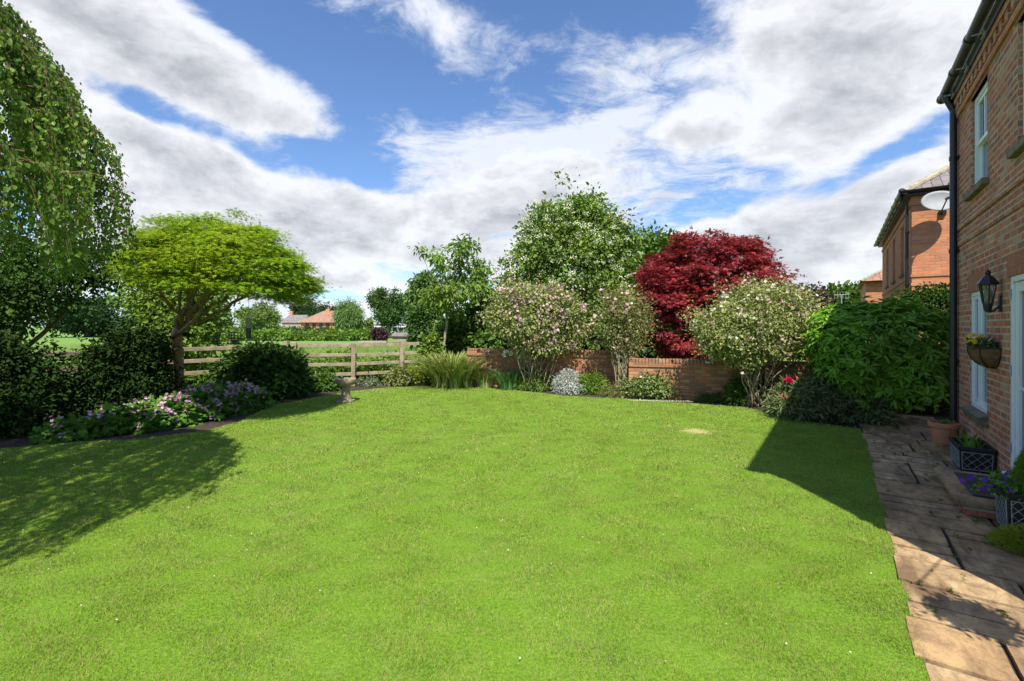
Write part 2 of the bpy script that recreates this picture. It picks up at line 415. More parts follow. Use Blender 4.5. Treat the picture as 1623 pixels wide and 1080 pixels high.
L = {}
L['birch'] = leafmat('birch_leaf', [(.09, .19, .02), (.15, .27, .035), (.11, .22, .025), (.24, .35, .08)], .35, .45, .4, .8, .6, 1.2)
L['gold'] = leafmat('golden_maple_leaf', [(.18, .31, .010), (.28, .40, .014), (.12, .25, .012), (.36, .43, .02)], .38, .55, .25, 1.0, .75, 1.15)
L['red'] = leafmat('purple_maple_leaf', [(.27, .022, .034), (.18, .014, .024), (.37, .048, .056), (.12, .010, .018), (.42, .085, .085)], .25, .45, .3, 1.3, .7, 1.25)
L['white_tree'] = leafmat('whitebeam_leaf', [(.12, .21, .025), (.18, .28, .045), (.09, .165, .02), (.24, .33, .08)], .3, .5, .35, 1.0)
L['pale'] = leafmat('variegated_leaf', [(.22, .27, .085), (.33, .36, .14), (.14, .22, .045), (.38, .38, .17), (.24, .28, .08)], .25, .6, .2, 2.0)
L['olive'] = leafmat('olive_leaf', [(.18, .20, .06), (.26, .27, .10), (.13, .17, .04), (.31, .30, .14)], .25, .6, .2, 2.0)
L['mid'] = leafmat('mid_green_leaf', [(.075, .14, .02), (.12, .21, .035), (.05, .10, .016)], .3, .5, .35, .9)
L['fresh'] = leafmat('fresh_green_leaf', [(.13, .23, .03), (.20, .31, .05), (.09, .17, .025)], .35, .5, .35, .9)
L['dark'] = leafmat('dark_green_leaf', [(.038, .085, .014), (.065, .125, .02), (.025, .06, .012)], .2, .6, .15, 1.2)
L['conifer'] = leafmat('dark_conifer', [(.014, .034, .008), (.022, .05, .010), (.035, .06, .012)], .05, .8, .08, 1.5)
L['rockrose'] = leafmat('rock_rose_leaf', [(.16, .25, .06), (.24, .32, .10), (.11, .18, .04), (.32, .36, .16)], .25, .6, .2, 3)
L['laurel'] = leafmat('glossy_shrub_leaf', [(.14, .31, .022), (.20, .40, .03), (.10, .23, .018), (.28, .46, .04)], .25, .4, .4, .9, .75, 1.3)
L['grey'] = leafmat('grey_green_leaf', [(.13, .17, .06), (.18, .22, .09), (.09, .13, .045)], .2, .6, .25, 2)
L['silver'] = leafmat('silver_leaf', [(.42, .46, .42), (.55, .58, .55), (.34, .39, .33)], .1, .7, .2, 3)
L['geranium'] = leafmat('geranium_leaf', [(.09, .21, .022), (.13, .28, .035), (.065, .16, .018)], .25, .55, .3, 2)
L['strap'] = leafmat('strap_leaf', [(.20, .27, .06), (.29, .34, .09), (.13, .20, .045), (.42, .40, .19)], .25, .5, .3, 2)
L['iris'] = leafmat('blue_green_blade', [(.08, .17, .05), (.12, .22, .08)], .2, .45, .4, 2)
L['purple_tree'] = leafmat('dark_purple_leaf', [(.07, .035, .045), (.10, .05, .06), (.045, .025, .035)], .2, .5, .3, 1)
L['far'] = leafmat('distant_leaf', [(.06, .12, .03), (.09, .17, .04), (.045, .09, .024)], .2, .7, .2, .15, .7, 1.25)
L['far_light'] = leafmat('distant_pale_leaf', [(.15, .23, .05), (.2, .28, .07), (.11, .18, .04)], .2, .7, .2, .2, .75, 1.2)
L['far_dark'] = leafmat('distant_dark_leaf', [(.03, .07, .025), (.045, .095, .03), (.025, .055, .02)], .2, .7, .2, .15, .7, 1.25)
L['willow'] = leafmat('willow_leaf', [(.12, .21, .05), (.17, .28, .075), (.085, .15, .035)], .25, .6, .25, .3)
L['lime'] = leafmat('lime_leaf', [(.28, .38, .03), (.36, .44, .05), (.22, .33, .03)], .3, .5, .3, 2)
L['moss'] = leafmat('moss_leaf', [(.12, .17, .03), (.17, .21, .05)], .1, .8, .1, 3)
L['fern'] = leafmat('conifer_tip', [(.13, .25, .02), (.18, .32, .03)], .25, .6, .2, 4)
def petal(name, cols): return leafmat(name, cols, .3, .6, .2, 4, .9, 1.1)
L['f_white'] = petal('white_petal', [(.75, .75, .62), (.66, .68, .5), (.8, .8, .72)])
L['f_cream'] = petal('cream_petal', [(.62, .66, .42), (.72, .73, .55), (.55, .6, .34)])
L['f_pink'] = petal('pale_pink_petal', [(.68, .42, .45), (.76, .60, .60), (.58, .30, .36)])
L['f_mauve'] = petal('mauve_petal', [(.55, .30, .48), (.66, .45, .58), (.45, .18, .30), (.70, .55, .64)])
L['f_rose'] = petal('deep_pink_petal', [(.75, .035, .16), (.62, .02, .11)])
L['f_violet'] = petal('violet_petal', [(.13, .04, .42), (.20, .07, .55), (.09, .02, .3)])
L['f_yellow'] = petal('yellow_petal', [(.80, .55, .03), (.75, .62, .12)])
L['f_lilac'] = petal('lilac_petal', [(.35, .30, .60), (.45, .4, .68)])

def grassmat(name, cols, spec=.2, soil=None):
    m, T = mat_new(name); co = objco(T)
    r = T.add('ShaderNodeNewGeometry').outputs['Random Per Island']
    c = T.ramp(r, [(i / (len(cols) - 1), cc) for i, cc in enumerate(cols)])
    a = T.noise(co, .55, 4, .6); b = T.noise(co, 3.2, 4, .65)
    v = T.m('ADD', T.mr(a, .3, .7, .84, 1.10), T.mr(b, .3, .7, -.12, .14))
    c = T.add('ShaderNodeHueSaturation', {'Color': T.mix(T.mr(T.noise(co, 1.7, 6, .7), .52, .72, 0, .5), T.mix(T.mr(T.noise(co, 8, 5, .7), .46, .62, 0, .45), c, (.36, .34, .12)), (.10, .20, .025)), 'Value': T.m('ADD', v, T.mr(T.noise(co, 14, 4, .7), .3, .7, -.16, .16)), 'Hue': T.mr(b, .3, .7, .512, .487), 'Saturation': T.mr(a, .3, .7, 1.03, .93)}).outputs[0]
    p = T.add('ShaderNodeBsdfPrincipled', {'Base Color': c, 'Roughness': .9, 'Specular IOR Level': spec * .25})
    t = T.add('ShaderNodeBsdfTranslucent', {'Color': T.mix(1, c, (1.2, 1.15, .6), 'MULTIPLY')})
    finish(T, T.add('ShaderNodeMixShader', {0: .3, 1: p, 2: t})); return m
M['blade'] = grassmat('grass_blade', [(.14, .235, .022), (.23, .32, .045), (.31, .375, .085), (.17, .26, .028), (.40, .42, .16)])
def lawnmat():
    m, T = mat_new('lawn_turf'); co = objco(T)
    a = T.noise(co, .55, 4, .6); b = T.noise(co, 6, 6, .7); f = T.noise(co, 45, 4, .7)
    c = T.mix(T.mr(f, .35, .65), (.09, .19, .012), (.17, .31, .02))
    c = T.mix(T.mr(b, .45, .75, 0, .5), c, (.20, .30, .05))
    # worn straw-coloured patch where the turf has died
    g = T.add('ShaderNodeVectorMath', {0: co, 1: tuple(gp(1103, 684))}, operation='SUBTRACT').outputs[0]
    g = T.add('ShaderNodeVectorMath', {0: g, 1: (1 / .24, 1 / .2, 0)}, operation='MULTIPLY').outputs[0]
    dl = T.add('ShaderNodeVectorMath', {0: g}, operation='LENGTH').outputs[1]
    c = T.mix(T.mr(T.m('ADD', dl, T.m('MULTIPLY', T.m('SUBTRACT', b, .5), 3.0)), .5, 1.2, .8, 0), c, (.46, .36, .18))
    bp = T.add('ShaderNodeBump', {'Height': f, 'Strength': .8, 'Distance': .02})
    finish(T, T.add('ShaderNodeBsdfPrincipled', {'Base Color': c, 'Roughness': .9, 'Specular IOR Level': .1, 'Normal': bp})); return m
M['lawn'] = lawnmat()
def fieldmat():
    m, T = mat_new('meadow'); co = objco(T)
    a = T.noise(co, .06, 5, .6); b = T.noise(co, 1.4, 6, .7)
    c = T.mix(T.mr(a, .3, .7), (.14, .25, .05), (.20, .32, .085))
    c = T.mix(T.mr(b, .35, .7, 0, .7), c, (.11, .20, .04))
    finish(T, T.add('ShaderNodeBsdfPrincipled', {'Base Color': c, 'Roughness': .95, 'Specular IOR Level': .1, 'Normal': T.add('ShaderNodeBump', {'Height': b, 'Strength': 1, 'Distance': .15})})); return m
M['field'] = fieldmat()
def slabmat():
    m, T = mat_new('riven_sandstone'); co = objco(T)
    r = T.add('ShaderNodeNewGeometry').outputs['Random Per Island']
    c = T.ramp(r, [(0, (.52, .35, .17)), (.3, (.40, .25, .12)), (.55, (.58, .42, .23)), (.8, (.34, .21, .10)), (1, (.50, .38, .22))])
    w = T.add('ShaderNodeVectorMath', {0: co, 1: (1.0, 2.6, 1.0)}, operation='MULTIPLY').outputs[0]
    a = T.noise(w, 1.6, 7, .65, .6); b = T.noise(co, 9, 6, .7, .4); f = T.noise(co, 60, 3, .7)
    c = T.mix(T.mr(a, .40, .62, 0, .88), c, (.12, .068, .032))
    c = T.mix(T.mr(b, .46, .66, 0, .75), c, (.15, .095, .05))
    c = T.mix(T.mr(f, .6, .8, 0, .4), c, (.5, .42, .3))
    h = T.m('ADD', T.m('MULTIPLY', a, 1.0), T.m('ADD', T.m('MULTIPLY', b, .5), T.m('MULTIPLY', f, .08)))
    bp = T.add('ShaderNodeBump', {'Height': h, 'Strength': .8, 'Distance': .02})
    finish(T, T.add('ShaderNodeBsdfPrincipled', {'Base Color': c, 'Roughness': T.mr(b, .3, .7, .55, .9), 'Specular IOR Level': .4, 'Normal': bp})); return m
M['slab'] = slabmat()

# ------------------------------------------------------------------ house frame: x runs along the wall away from the camera, y out over the patio
UX, UY = .5696, .8219
RZ = math.atan2(UY, UX)
P0 = np.array([6.56, 6.90, 0.0])
uu = np.array([UX, UY, 0]); oo = np.array([-UY, UX, 0])
def H(lx, ly, z=0.0): return P0 + uu * lx + oo * ly + np.array([0, 0, z])

# ------------------------------------------------------------------ the setting
def inpoly(P, poly):
    x, y = P[:, 0], P[:, 1]; ins = np.zeros(len(P), bool); n = len(poly)
    for i in range(n):
        x1, y1 = poly[i]; x2, y2 = poly[(i + 1) % n]
        c = ((y1 > y) != (y2 > y)) & (x < (x2 - x1) * (y - y1) / (y2 - y1 + 1e-12) + x1); ins ^= c
    return ins

EDGE = -0.0
PATHW = 1.13
def hedge_pt(lx): return H(lx, PATHW - .035)[:2]
lawn_px = [(0, 712), (60, 706), (130, 700), (200, 698), (270, 690), (330, 682), (380, 668), (412, 652), (425, 643), (470, 636), (520, 626), (560, 620), (620, 614), (700, 612),
           (770, 615), (830, 620), (900, 628), (985, 632), (1060, 637), (1120, 641), (1180, 646), (1225, 656), (1262, 666), (1310, 673), (1363, 680)]
lawn = [tuple(gp(*p)[:2]) for p in lawn_px] + [tuple(hedge_pt(x)) for x in (-.9, -2, -3, -4, -5, -6, -7, -9, -12)] + [(-16, -8), (-14, 3.2), (-9.5, 5.6)]
# sample a wavy edge
def densify(poly, step=.12, amp=.018):
    out = []
    for i in range(len(poly)):
        a, b = np.array(poly[i]), np.array(poly[(i + 1) % len(poly)]); L_ = np.linalg.norm(b - a); k = max(1, int(L_ / step)) if L_ < 6 else 4
        for j in range(k):
            p = a + (b - a) * j / k; out.append(tuple(p + rng.normal(size=2) * amp * (1 if j else .3)))
    return out
lawn_d = densify(lawn)

g = MB(); g.quad((-1500, -300, -.045), (1500, -300, -.045), (1500, 2500, -.045), (-1500, 2500, -.045))
fo = g.build('field', M['field']); tag(fo, kind='structure')
g = MB(); bed = [(-16, -9), (14, -9), (14, 4), (12, 9.5), (6.5, 9.95), (3.0, 11.0), (2.6, 11.95), (-1.2, 12.95), (-3.2, 14.1), (-4.5, 13.3), (-6, 12.9), (-7.6, 10.4), (-8.4, 8.7), (-10, 6.2), (-13, 3)]
g.add([(x, y, -.018) for x, y in bed], [tuple(range(len(bed)))])
tag(g.build('soil_bed', M['soil']), kind='structure')
g = MB(); g.add([(x, y, 0) for x, y in lawn_d], [tuple(range(len(lawn_d)))])
tag(g.build('lawn', M['lawn']), kind='structure')

def grass():
    Ps, W, Hh = [], [], []
    for (y0, y1, den, w, h) in ((1.7, 2.6, 26000, .0020, .020), (2.6, 3.6, 19000, .0024, .021), (3.6, 5, 12000, .0032, .022), (5, 7.5, 6500, .0048, .024), (7.5, 10.5, 3000, .0072, .026), (10.5, 14.5, 1800, .010, .028)):
        xr = 1.16 * y1 + .1; n = int(den * (y1 - y0) * 2 * xr)
        P = np.c_[rng.uniform(-xr, xr, n), rng.uniform(y0, y1, n)]; P = P[np.abs(P[:, 0]) < 1.14 * P[:, 1] + .15]
        P = P[inpoly(P, lawn)]; P = P + rng.normal(size=P.shape) * .014; Ps.append(P); W += [w] * len(P); Hh += [h] * len(P)
    P = np.concatenate(Ps); W = np.array(W); Hh = np.array(Hh)
    bare = gp(1103, 684)[:2]; q = (P - bare) / np.array([.24, .2]); kp = ((q ** 2).sum(1) > 1.1 * rng.random(len(P)) ** .7)
    P, W, Hh = P[kp], W[kp], Hh[kp]
    n = len(P); a = rng.uniform(0, 2 * np.pi, n); lean = rng.uniform(.3, 1.5, n)
    tuft = .75 + .35 * np.sin(P[:, 0] * 7 + np.sin(P[:, 1] * 5) * 2) * np.cos(P[:, 1] * 8) + .25 * rng.random(n)
    Hh = Hh * tuft.clip(.45, 1.4) * rng.uniform(.45, .92, n)
    base = np.c_[P, np.full(n, -.002)]; d = np.c_[np.cos(a) * lean, np.sin(a) * lean, np.ones(n)]; d = unit(d)
    sa = rng.uniform(0, 2 * np.pi, n); sd = np.c_[np.cos(sa), np.sin(sa), np.zeros(n)] * (W * rng.uniform(.7, 1.3, n))[:, None]
    tip = base + d * Hh[:, None] * 1.35
    V = np.stack([base - sd, base + sd, tip], 1).reshape(-1, 3)
    me = raw_mesh('grass', V, np.arange(3 * n).reshape(-1, 3), tri=True)
    tag(link('grass', me, M['blade']), 'short mown green grass blades covering the lawn', 'grass', kind='stuff')
grass()

def paving():
    mb = MB(); r = random.Random(5)
    def slab(x0, x1, y0, y1, z):
        g_ = .013; j = lambda: r.uniform(-.006, .006)
        x0 += g_; x1 -= g_; y0 += g_; y1 -= g_; nx, ny = max(2, int((x1 - x0) / .12)), max(2, int((y1 - y0) / .12))
        tx, ty = r.uniform(-.006, .006), r.uniform(-.006, .006)
        base = len(mb.v); cs = [j() for _ in range(8)]
        for a in range(nx + 1):
            for b in range(ny + 1):
                fx, fy = a / nx, b / ny
                x = x0 + (x1 - x0) * fx + (1 - 2 * fx) * 0 + (r.uniform(-.004, .004) if a in (0, nx) else 0); y = y0 + (y1 - y0) * fy + (r.uniform(-.004, .004) if b in (0, ny) else 0)
                e = a in (0, nx) or b in (0, ny)
                mb.v.append((x, y, z + tx * (fx - .5) + ty * (fy - .5) - (.006 if e else 0) + r.uniform(-.0015, .0015)))
        for a in range(nx):
            for b in range(ny):
                i = base + a * (ny + 1) + b; mb.f.append((i, i + ny + 1, i + ny + 2, i + 1))
        ring = [base + a * (ny + 1) for a in range(nx + 1)] + [base + nx * (ny + 1) + b for b in range(1, ny + 1)] + [base + a * (ny + 1) + ny for a in range(nx - 1, -1, -1)] + [base + b for b in range(ny - 1, 0, -1)]
        lo = len(mb.v); mb.v += [(mb.v[i][0], mb.v[i][1], -.03) for i in ring]; n = len(ring)
        for k in range(n): mb.f.append((ring[k], lo + k, lo + (k + 1) % n, ring[(k + 1) % n]))
    x = 1.9
    while x > -10:
        w = r.choice([.28, .3, .4, .42, .45, .5, .58]); x0 = x - w
        ys = [0.0] if x > -6.07 else [-4.2, -3.5, -2.9, -2.3, -1.7, -1.15, -.6, 0.0]
        ym = r.choice([.38, .5, .62, .75]); ys = ys + ([ym] if r.random() < .95 else []) + [PATHW + r.uniform(-.02, .03)]
        for a, b in zip(ys[:-1], ys[1:]):
            if w > .38 and b - a > .3 and r.random() < .3:
                h = x0 + w * r.uniform(.4, .6); slab(x0, h, a, b, .012 + r.uniform(-.004, .004)); slab(h, x, a, b, .012 + r.uniform(-.004, .004))
            else: slab(x0, x, a, b, .012 + r.uniform(-.005, .005))
        x = x0
    o = mb.build('path', M['slab']); o.location = tuple(P0); o.rotation_euler = (0, 0, RZ); tag(o, kind='structure')
paving()

# ------------------------------------------------------------------ sash windows, shared by both houses
def window(parent, x0, x1, z0, z1, kind='sash', depth=.09, sill=True, glass='glass'):
    """frame set back in the reveal of a wall in the plane y = 0"""
    f = MB(); y0, y1 = -depth - .05, -depth + .015; w = .055
    f.box((x0, y0, z0), (x0 + w, y1, z1)); f.box((x1 - w, y0, z0), (x1, y1, z1)); f.box((x0 + w, y0, z1 - w), (x1 - w, y1, z1)); f.box((x0 + w, y0, z0), (x1 - w, y1, z0 + w * 1.1))
    ix0, ix1, iz0, iz1 = x0 + w, x1 - w, z0 + w * 1.1, z1 - w; s = .045; pan = MB()
    if kind == 'sash':
        zm = (iz0 + iz1) / 2
        for (a, b, yo) in ((zm - .02, iz1, .0), (iz0, zm + .02, -.03)):
            ya, yb = y0 + .012 + yo, y1 - .015 + yo
            f.box((ix0, ya, a), (ix0 + s, yb, b)); f.box((ix1 - s, ya, a), (ix1, yb, b)); f.box((ix0 + s, ya, b - s), (ix1 - s, yb, b)); f.box((ix0 + s, ya, a), (ix1 - s, yb, a + s))
            xm = (ix0 + ix1) / 2; f.box((xm - .012, ya, a + s), (xm + .012, yb, b - s))
            pan.box((ix0 + s, ya + .012, a + s), (ix1 - s, ya + .018, b - s))
    else:
        xm = (ix0 + ix1) / 2
        for (a, b) in ((ix0, xm - .01), (xm + .01, ix1)):
            ya, yb = y0 + .012, y1 - .012
            f.box((a, ya, iz0), (a + s, yb, iz1)); f.box((b - s, ya, iz0), (b, yb, iz1)); f.box((a + s, ya, iz1 - s), (b - s, yb, iz1)); f.box((a + s, ya, iz0), (b - s, yb, iz0 + s * 1.4))
            pan.box((a + s, ya + .012, iz0 + s * 1.4), (b - s, ya + .018, iz1 - s))
        f.box((xm - .01, y0, iz0), (xm + .01, y1 + .012, iz1))
    fo_ = f.build('window', M['white'], parent, bevel=.004)
    pan.build('pane', M[glass], fo_)
    if sill:
        sb = MB(); sb.box((x0 - .07, -depth - .05, z0 - .085), (x1 + .07, .065, z0 - .004)); sb.build('sill', M['sill'], fo_, bevel=.01)
    return fo_

def wall_with_holes(mb, x0, x1, z0, z1, holes, depth=.14, y=0.0):
    xs = sorted({x0, x1, *[h[0] for h in holes], *[h[1] for h in holes]}); zs = sorted({z0, z1, *[h[2] for h in holes], *[h[3] for h in holes]})
    for a, b in zip(xs[:-1], xs[1:]):
        for c, d in zip(zs[:-1], zs[1:]):
            mx_, mz = (a + b) / 2, (c + d) / 2
            if any(h[0] < mx_ < h[1] and h[2] < mz < h[3] for h in holes): continue
            mb.quad((b, y, c), (a, y, c), (a, y, d), (b, y, d))
    for (a, b, c, d) in holes:
        mb.quad((a, y, c), (a, y - depth, c), (a, y - depth, d), (a, y, d)); mb.quad((b, y, d), (b, y - depth, d), (b, y - depth, c), (b, y, c))
        mb.quad((a, y, d), (a, y - depth, d), (b, y - depth, d), (b, y, d)); mb.quad((b, y, c), (b, y - depth, c), (a, y - depth, c), (a, y, c))
        mb.quad((a, y - depth - .02, c), (b, y - depth - .02, c), (b, y - depth - .02, d), (a, y - depth - .02, d))

def hip_roof(parent, x0, x1, y0, y1, z, over=.12, pitch=35, mat='slate'):
    t = math.tan(math.radians(pitch)); X0, X1, Y0, Y1 = x0 - over, x1 + over, y0 - over, y1 + over
    hw = min(X1 - X0, Y1 - Y0) / 2; zr = z + hw * t
    if (X1 - X0) >= (Y1 - Y0): R0, R1 = (X0 + hw, (Y0 + Y1) / 2, zr), (X1 - hw, (Y0 + Y1) / 2, zr)
    else: R0, R1 = ((X0 + X1) / 2, Y0 + hw, zr), ((X0 + X1) / 2, Y1 - hw, zr)
    A, B, C_, D = (X0, Y0, z), (X1, Y0, z), (X1, Y1, z), (X0, Y1, z)
    mb = MB()
    if (X1 - X0) >= (Y1 - Y0): fs = [(A, B, R1, R0), (B, C_, R1), (C_, D, R0, R1), (D, A, R0)]; hips = [(A, R0), (D, R0), (B, R1), (C_, R1)]
    else: fs = [(A, B, R0), (B, C_, R1, R0), (C_, D, R1), (D, A, R0, R1)]; hips = [(A, R0), (B, R0), (C_, R1), (D, R1)]
    for fc in fs: mb.add(fc, [tuple(range(len(fc)))])
    mb.add([A, B, C_, D], [(3, 2, 1, 0)])
    ro = mb.build('roof', M[mat], parent)
    rb = MB()
    for a, b in hips + [(R0, R1)]:
        a, b = np.array(a), np.array(b); k = max(1, int(np.linalg.norm(b - a) / .3))
        for i in range(k):
            p, q = a + (b - a) * i / k, a + (b - a) * (i + .97) / k
            rb.tube([p + [0, 0, .01], q + [0, 0, .025]], [.075, .085], 8)
    rb.build('ridge_tiles', M['ridge'], ro)
    return ro

def gutter(parent, a, b, r=.06, name='gutter', ext=True):
    mb = MB(); a, b = Vector(a), Vector(b); d = (b - a).normalized(); sd = Vector((-d.y, d.x, 0)); n = 8
    def ring(p, rr): return [p + sd * math.cos(math.pi * k / n) * rr - Vector((0, 0, 1)) * math.sin(math.pi * k / n) * rr for k in range(n + 1)]
    ra, rb = ring(a, r), ring(b, r); ia, ib = ring(a, r - .006), ring(b, r - .006)
    vs = ra + rb + ia + ib; m = n + 1; fs = []
    for k in range(n): fs += [(k, k + 1, m + k + 1, m + k), (2 * m + k + 1, 2 * m + k, 3 * m + k, 3 * m + k + 1)]
    fs += [(0, m, 3 * m, 2 * m), (n, 2 * m + n, 3 * m + n, m + n)]
    fs += [tuple(range(m)), tuple(range(m, 2 * m))[::-1]]
    mb.add(vs, fs); L_ = (b - a).length; k = max(2, int(L_ / .9))
    for i in range(k + 1):                      # union clips
        p = a + d * (L_ * i / k); mb.tube([p - d * .03 + Vector((0, 0, -.0)), p + d * .03], r + .008, 14)
    o = mb.build(name, M['black'], parent, smooth=False)
    return o

def downpipe(parent, x, y, z0, z1, wallaxis='y', r=.036, gx=0, gy=.05):
    mb = MB()
    pts = [(x, y, z0), (x, y, z1 - .35), (x, y, z1 - .28), (x + gx, y + gy, z1 - .08), (x + gx, y + gy, z1)]
    mb.tube(pts, r, 12)
    for z in (z0 + 1.15, z0 + 2.75, z0 + 4.1):
        if z < z1 - .5:
            mb.tube([(x, y, z - .03), (x, y, z + .03)], r + .008, 12)
            if wallaxis == 'y': mb.box((x - .085, y - .052, z - .014), (x + .085, y - .03, z + .014))
    mb.tube([(x + gx, y + gy, z1 - .06), (x + gx, y + gy, z1 + .03)], r + .016, 12)
    return mb.build('downpipe', M['black'], parent, smooth=False)

# ------------------------------------------------------------------ the brick house on the right
def near_house():
    h = empty('brick_house', tuple(P0), RZ, 'red brick house wall in shade at the edge of the patio, with white glazed door', 'house', None)
    LEN = 6.07; zt = 5.02
    gw = (-1.69, -.84, .60, 2.10); dr = (-4.12, -2.57, .16, 2.16); u1 = (-1.72, -.90, 3.40, 4.62); u2 = (-3.75, -2.83, 3.40, 4.62)
    mb = MB(); wall_with_holes(mb, -LEN, 0, 0, zt, [gw, dr, u1, u2])
    mb.quad((0, 0, 0), (0, -8, 0), (0, -8, zt), (0, 0, zt)); mb.quad((-LEN, -8, 0), (-LEN, 0, 0), (-LEN, 0, zt), (-LEN, -8, zt)); mb.quad((0, -8, 0), (-LEN, -8, 0), (-LEN, -8, zt), (0, -8, zt))
    mb.build('wall', M['brick'], h)
    b = MB()                                                        # projecting courses between the storeys and below the eaves
    b.box((-LEN - .012, -.05, 3.03), (.012, .022, 3.105)); b.box((-LEN - .01, -.05, 2.80), (.01, .016, 2.875)); 
    b.box((-LEN - .02, -.05, 4.66), (.02, .03, 4.735))
    x = -LEN
    while x < -.05:
        b.box((x, -.02, 4.737), (x + .105, .045, 4.86)); x += .21
    b.box((-LEN - .03, -.05, 4.862), (.03, .055, 5.02))
    b.build('brick_band', M['brick'], h)
    for (x0, x1, z0, z1) in ((gw[0] - .07, gw[1] + .07, 2.10, 2.33), (dr[0] - .07, dr[1] + .07, 2.16, 2.39), (u1[0] - .07, u1[1] + .07, 4.43 + .19, 4.655), (u2[0] - .07, u2[1] + .07, 4.62, 4.655)):
        l = MB(); l.box((x0, -.05, z0), (x1, .006, z1)); l.build('lintel', M['soldier'], h)
    window(h, *gw, kind='casement', sill=False, depth=.03)
    s = MB()                                                        # brick sill laid on edge under the ground-floor window
    x = gw[0] - .08
    while x < gw[1] + .05:
        Mx = Matrix.Translation((x, .05, .50)) @ Matrix.Rotation(math.radians(-18), 4, 'X'); s.box((0, -.20, -.03), (.068, .01, .085), Mx); x += .076
    s.build('window_sill', M['sill'], h, bevel=.004)
    window(h, *u1, depth=.05); window(h, *u2, depth=.05)
    # glazed double door
    x0, x1, z0, z1 = dr; f = MB(); y0, y1 = -.09, -.006; w = .06
    f.box((x0, y0, z0), (x0 + w, y1, z1)); f.box((x1 - w, y0, z0), (x1, y1, z1)); f.box((x0 + w, y0, z1 - w), (x1 - w, y1, z1)); f.box((x0 - .04, y0, z0 - .04), (x1 + .04, .05, z0 - .002))
    d = f.build('glazed_door', M['white'], h, bevel=.005)
    xm = (x0 + x1) / 2
    for a, b2 in ((x0 + w + .004, xm - .003), (xm + .003, x1 - w - .004)):
        lf = MB(); s = .10; za, zb = z0 + .012, z1 - w - .004
        lf.box((a, -.078, za), (a + s, -.028, zb)); lf.box((b2 - s, -.078, za), (b2, -.028, zb)); lf.box((a + s, -.078, zb - s), (b2 - s, -.028, zb)); lf.box((a + s, -.078, za), (b2 - s, -.028, za + .22))
        lf.box((a + s, -.070, 1.02), (b2 - s, -.035, 1.05))
        lf.box((a + s, -.086, za + .22), (b2 - s, -.080, zb - s)) if False else None
        lo = lf.build('door_leaf', M['white'], d, bevel=.004)
    pn = MB(); pn.box((x0 + w + .1, -.058, z0 + .23), (x1 - w - .1, -.052, z1 - w - .1)); pn.build('pane', M['glass'], d)
    for z in (.42, 1.2, 1.98):
        hg = MB(); hg.tube([(x1 - w * .6, .002, z - .05), (x1 - w * .6, .002, z + .05)], .012, 8); hg.build('hinge', M['silver'], d)
    hip_roof(h, -LEN, 0, -8, 0, 5.03, over=.10)
    fb = MB(); fb.box((-LEN, .056, 4.93), (0, .075, 5.06)); fb.build('fascia', M['black'], h)
    gutter(h, (-LEN - .1, .137, 5.10), (.13, .137, 5.10))
    gutter(h, (.137, .13, 5.10), (.137, -8, 5.10), name='gutter')
    for i in range(7):
        gb = MB(); x = -.35 - i * .85; gb.box((x, .03, 4.955), (x + .012, .19, 4.97)); gb.box((x, .09, 4.93), (x + .012, .10, 5.02)); gb.box((x - .09, .085, 4.93), (x + .10, .10, 4.94)); gb.build('gutter_bracket', M['silver'], h)
    dp = downpipe(h, -.15, .056, 0, 5.08, gy=.08, r=.043)
near_house()

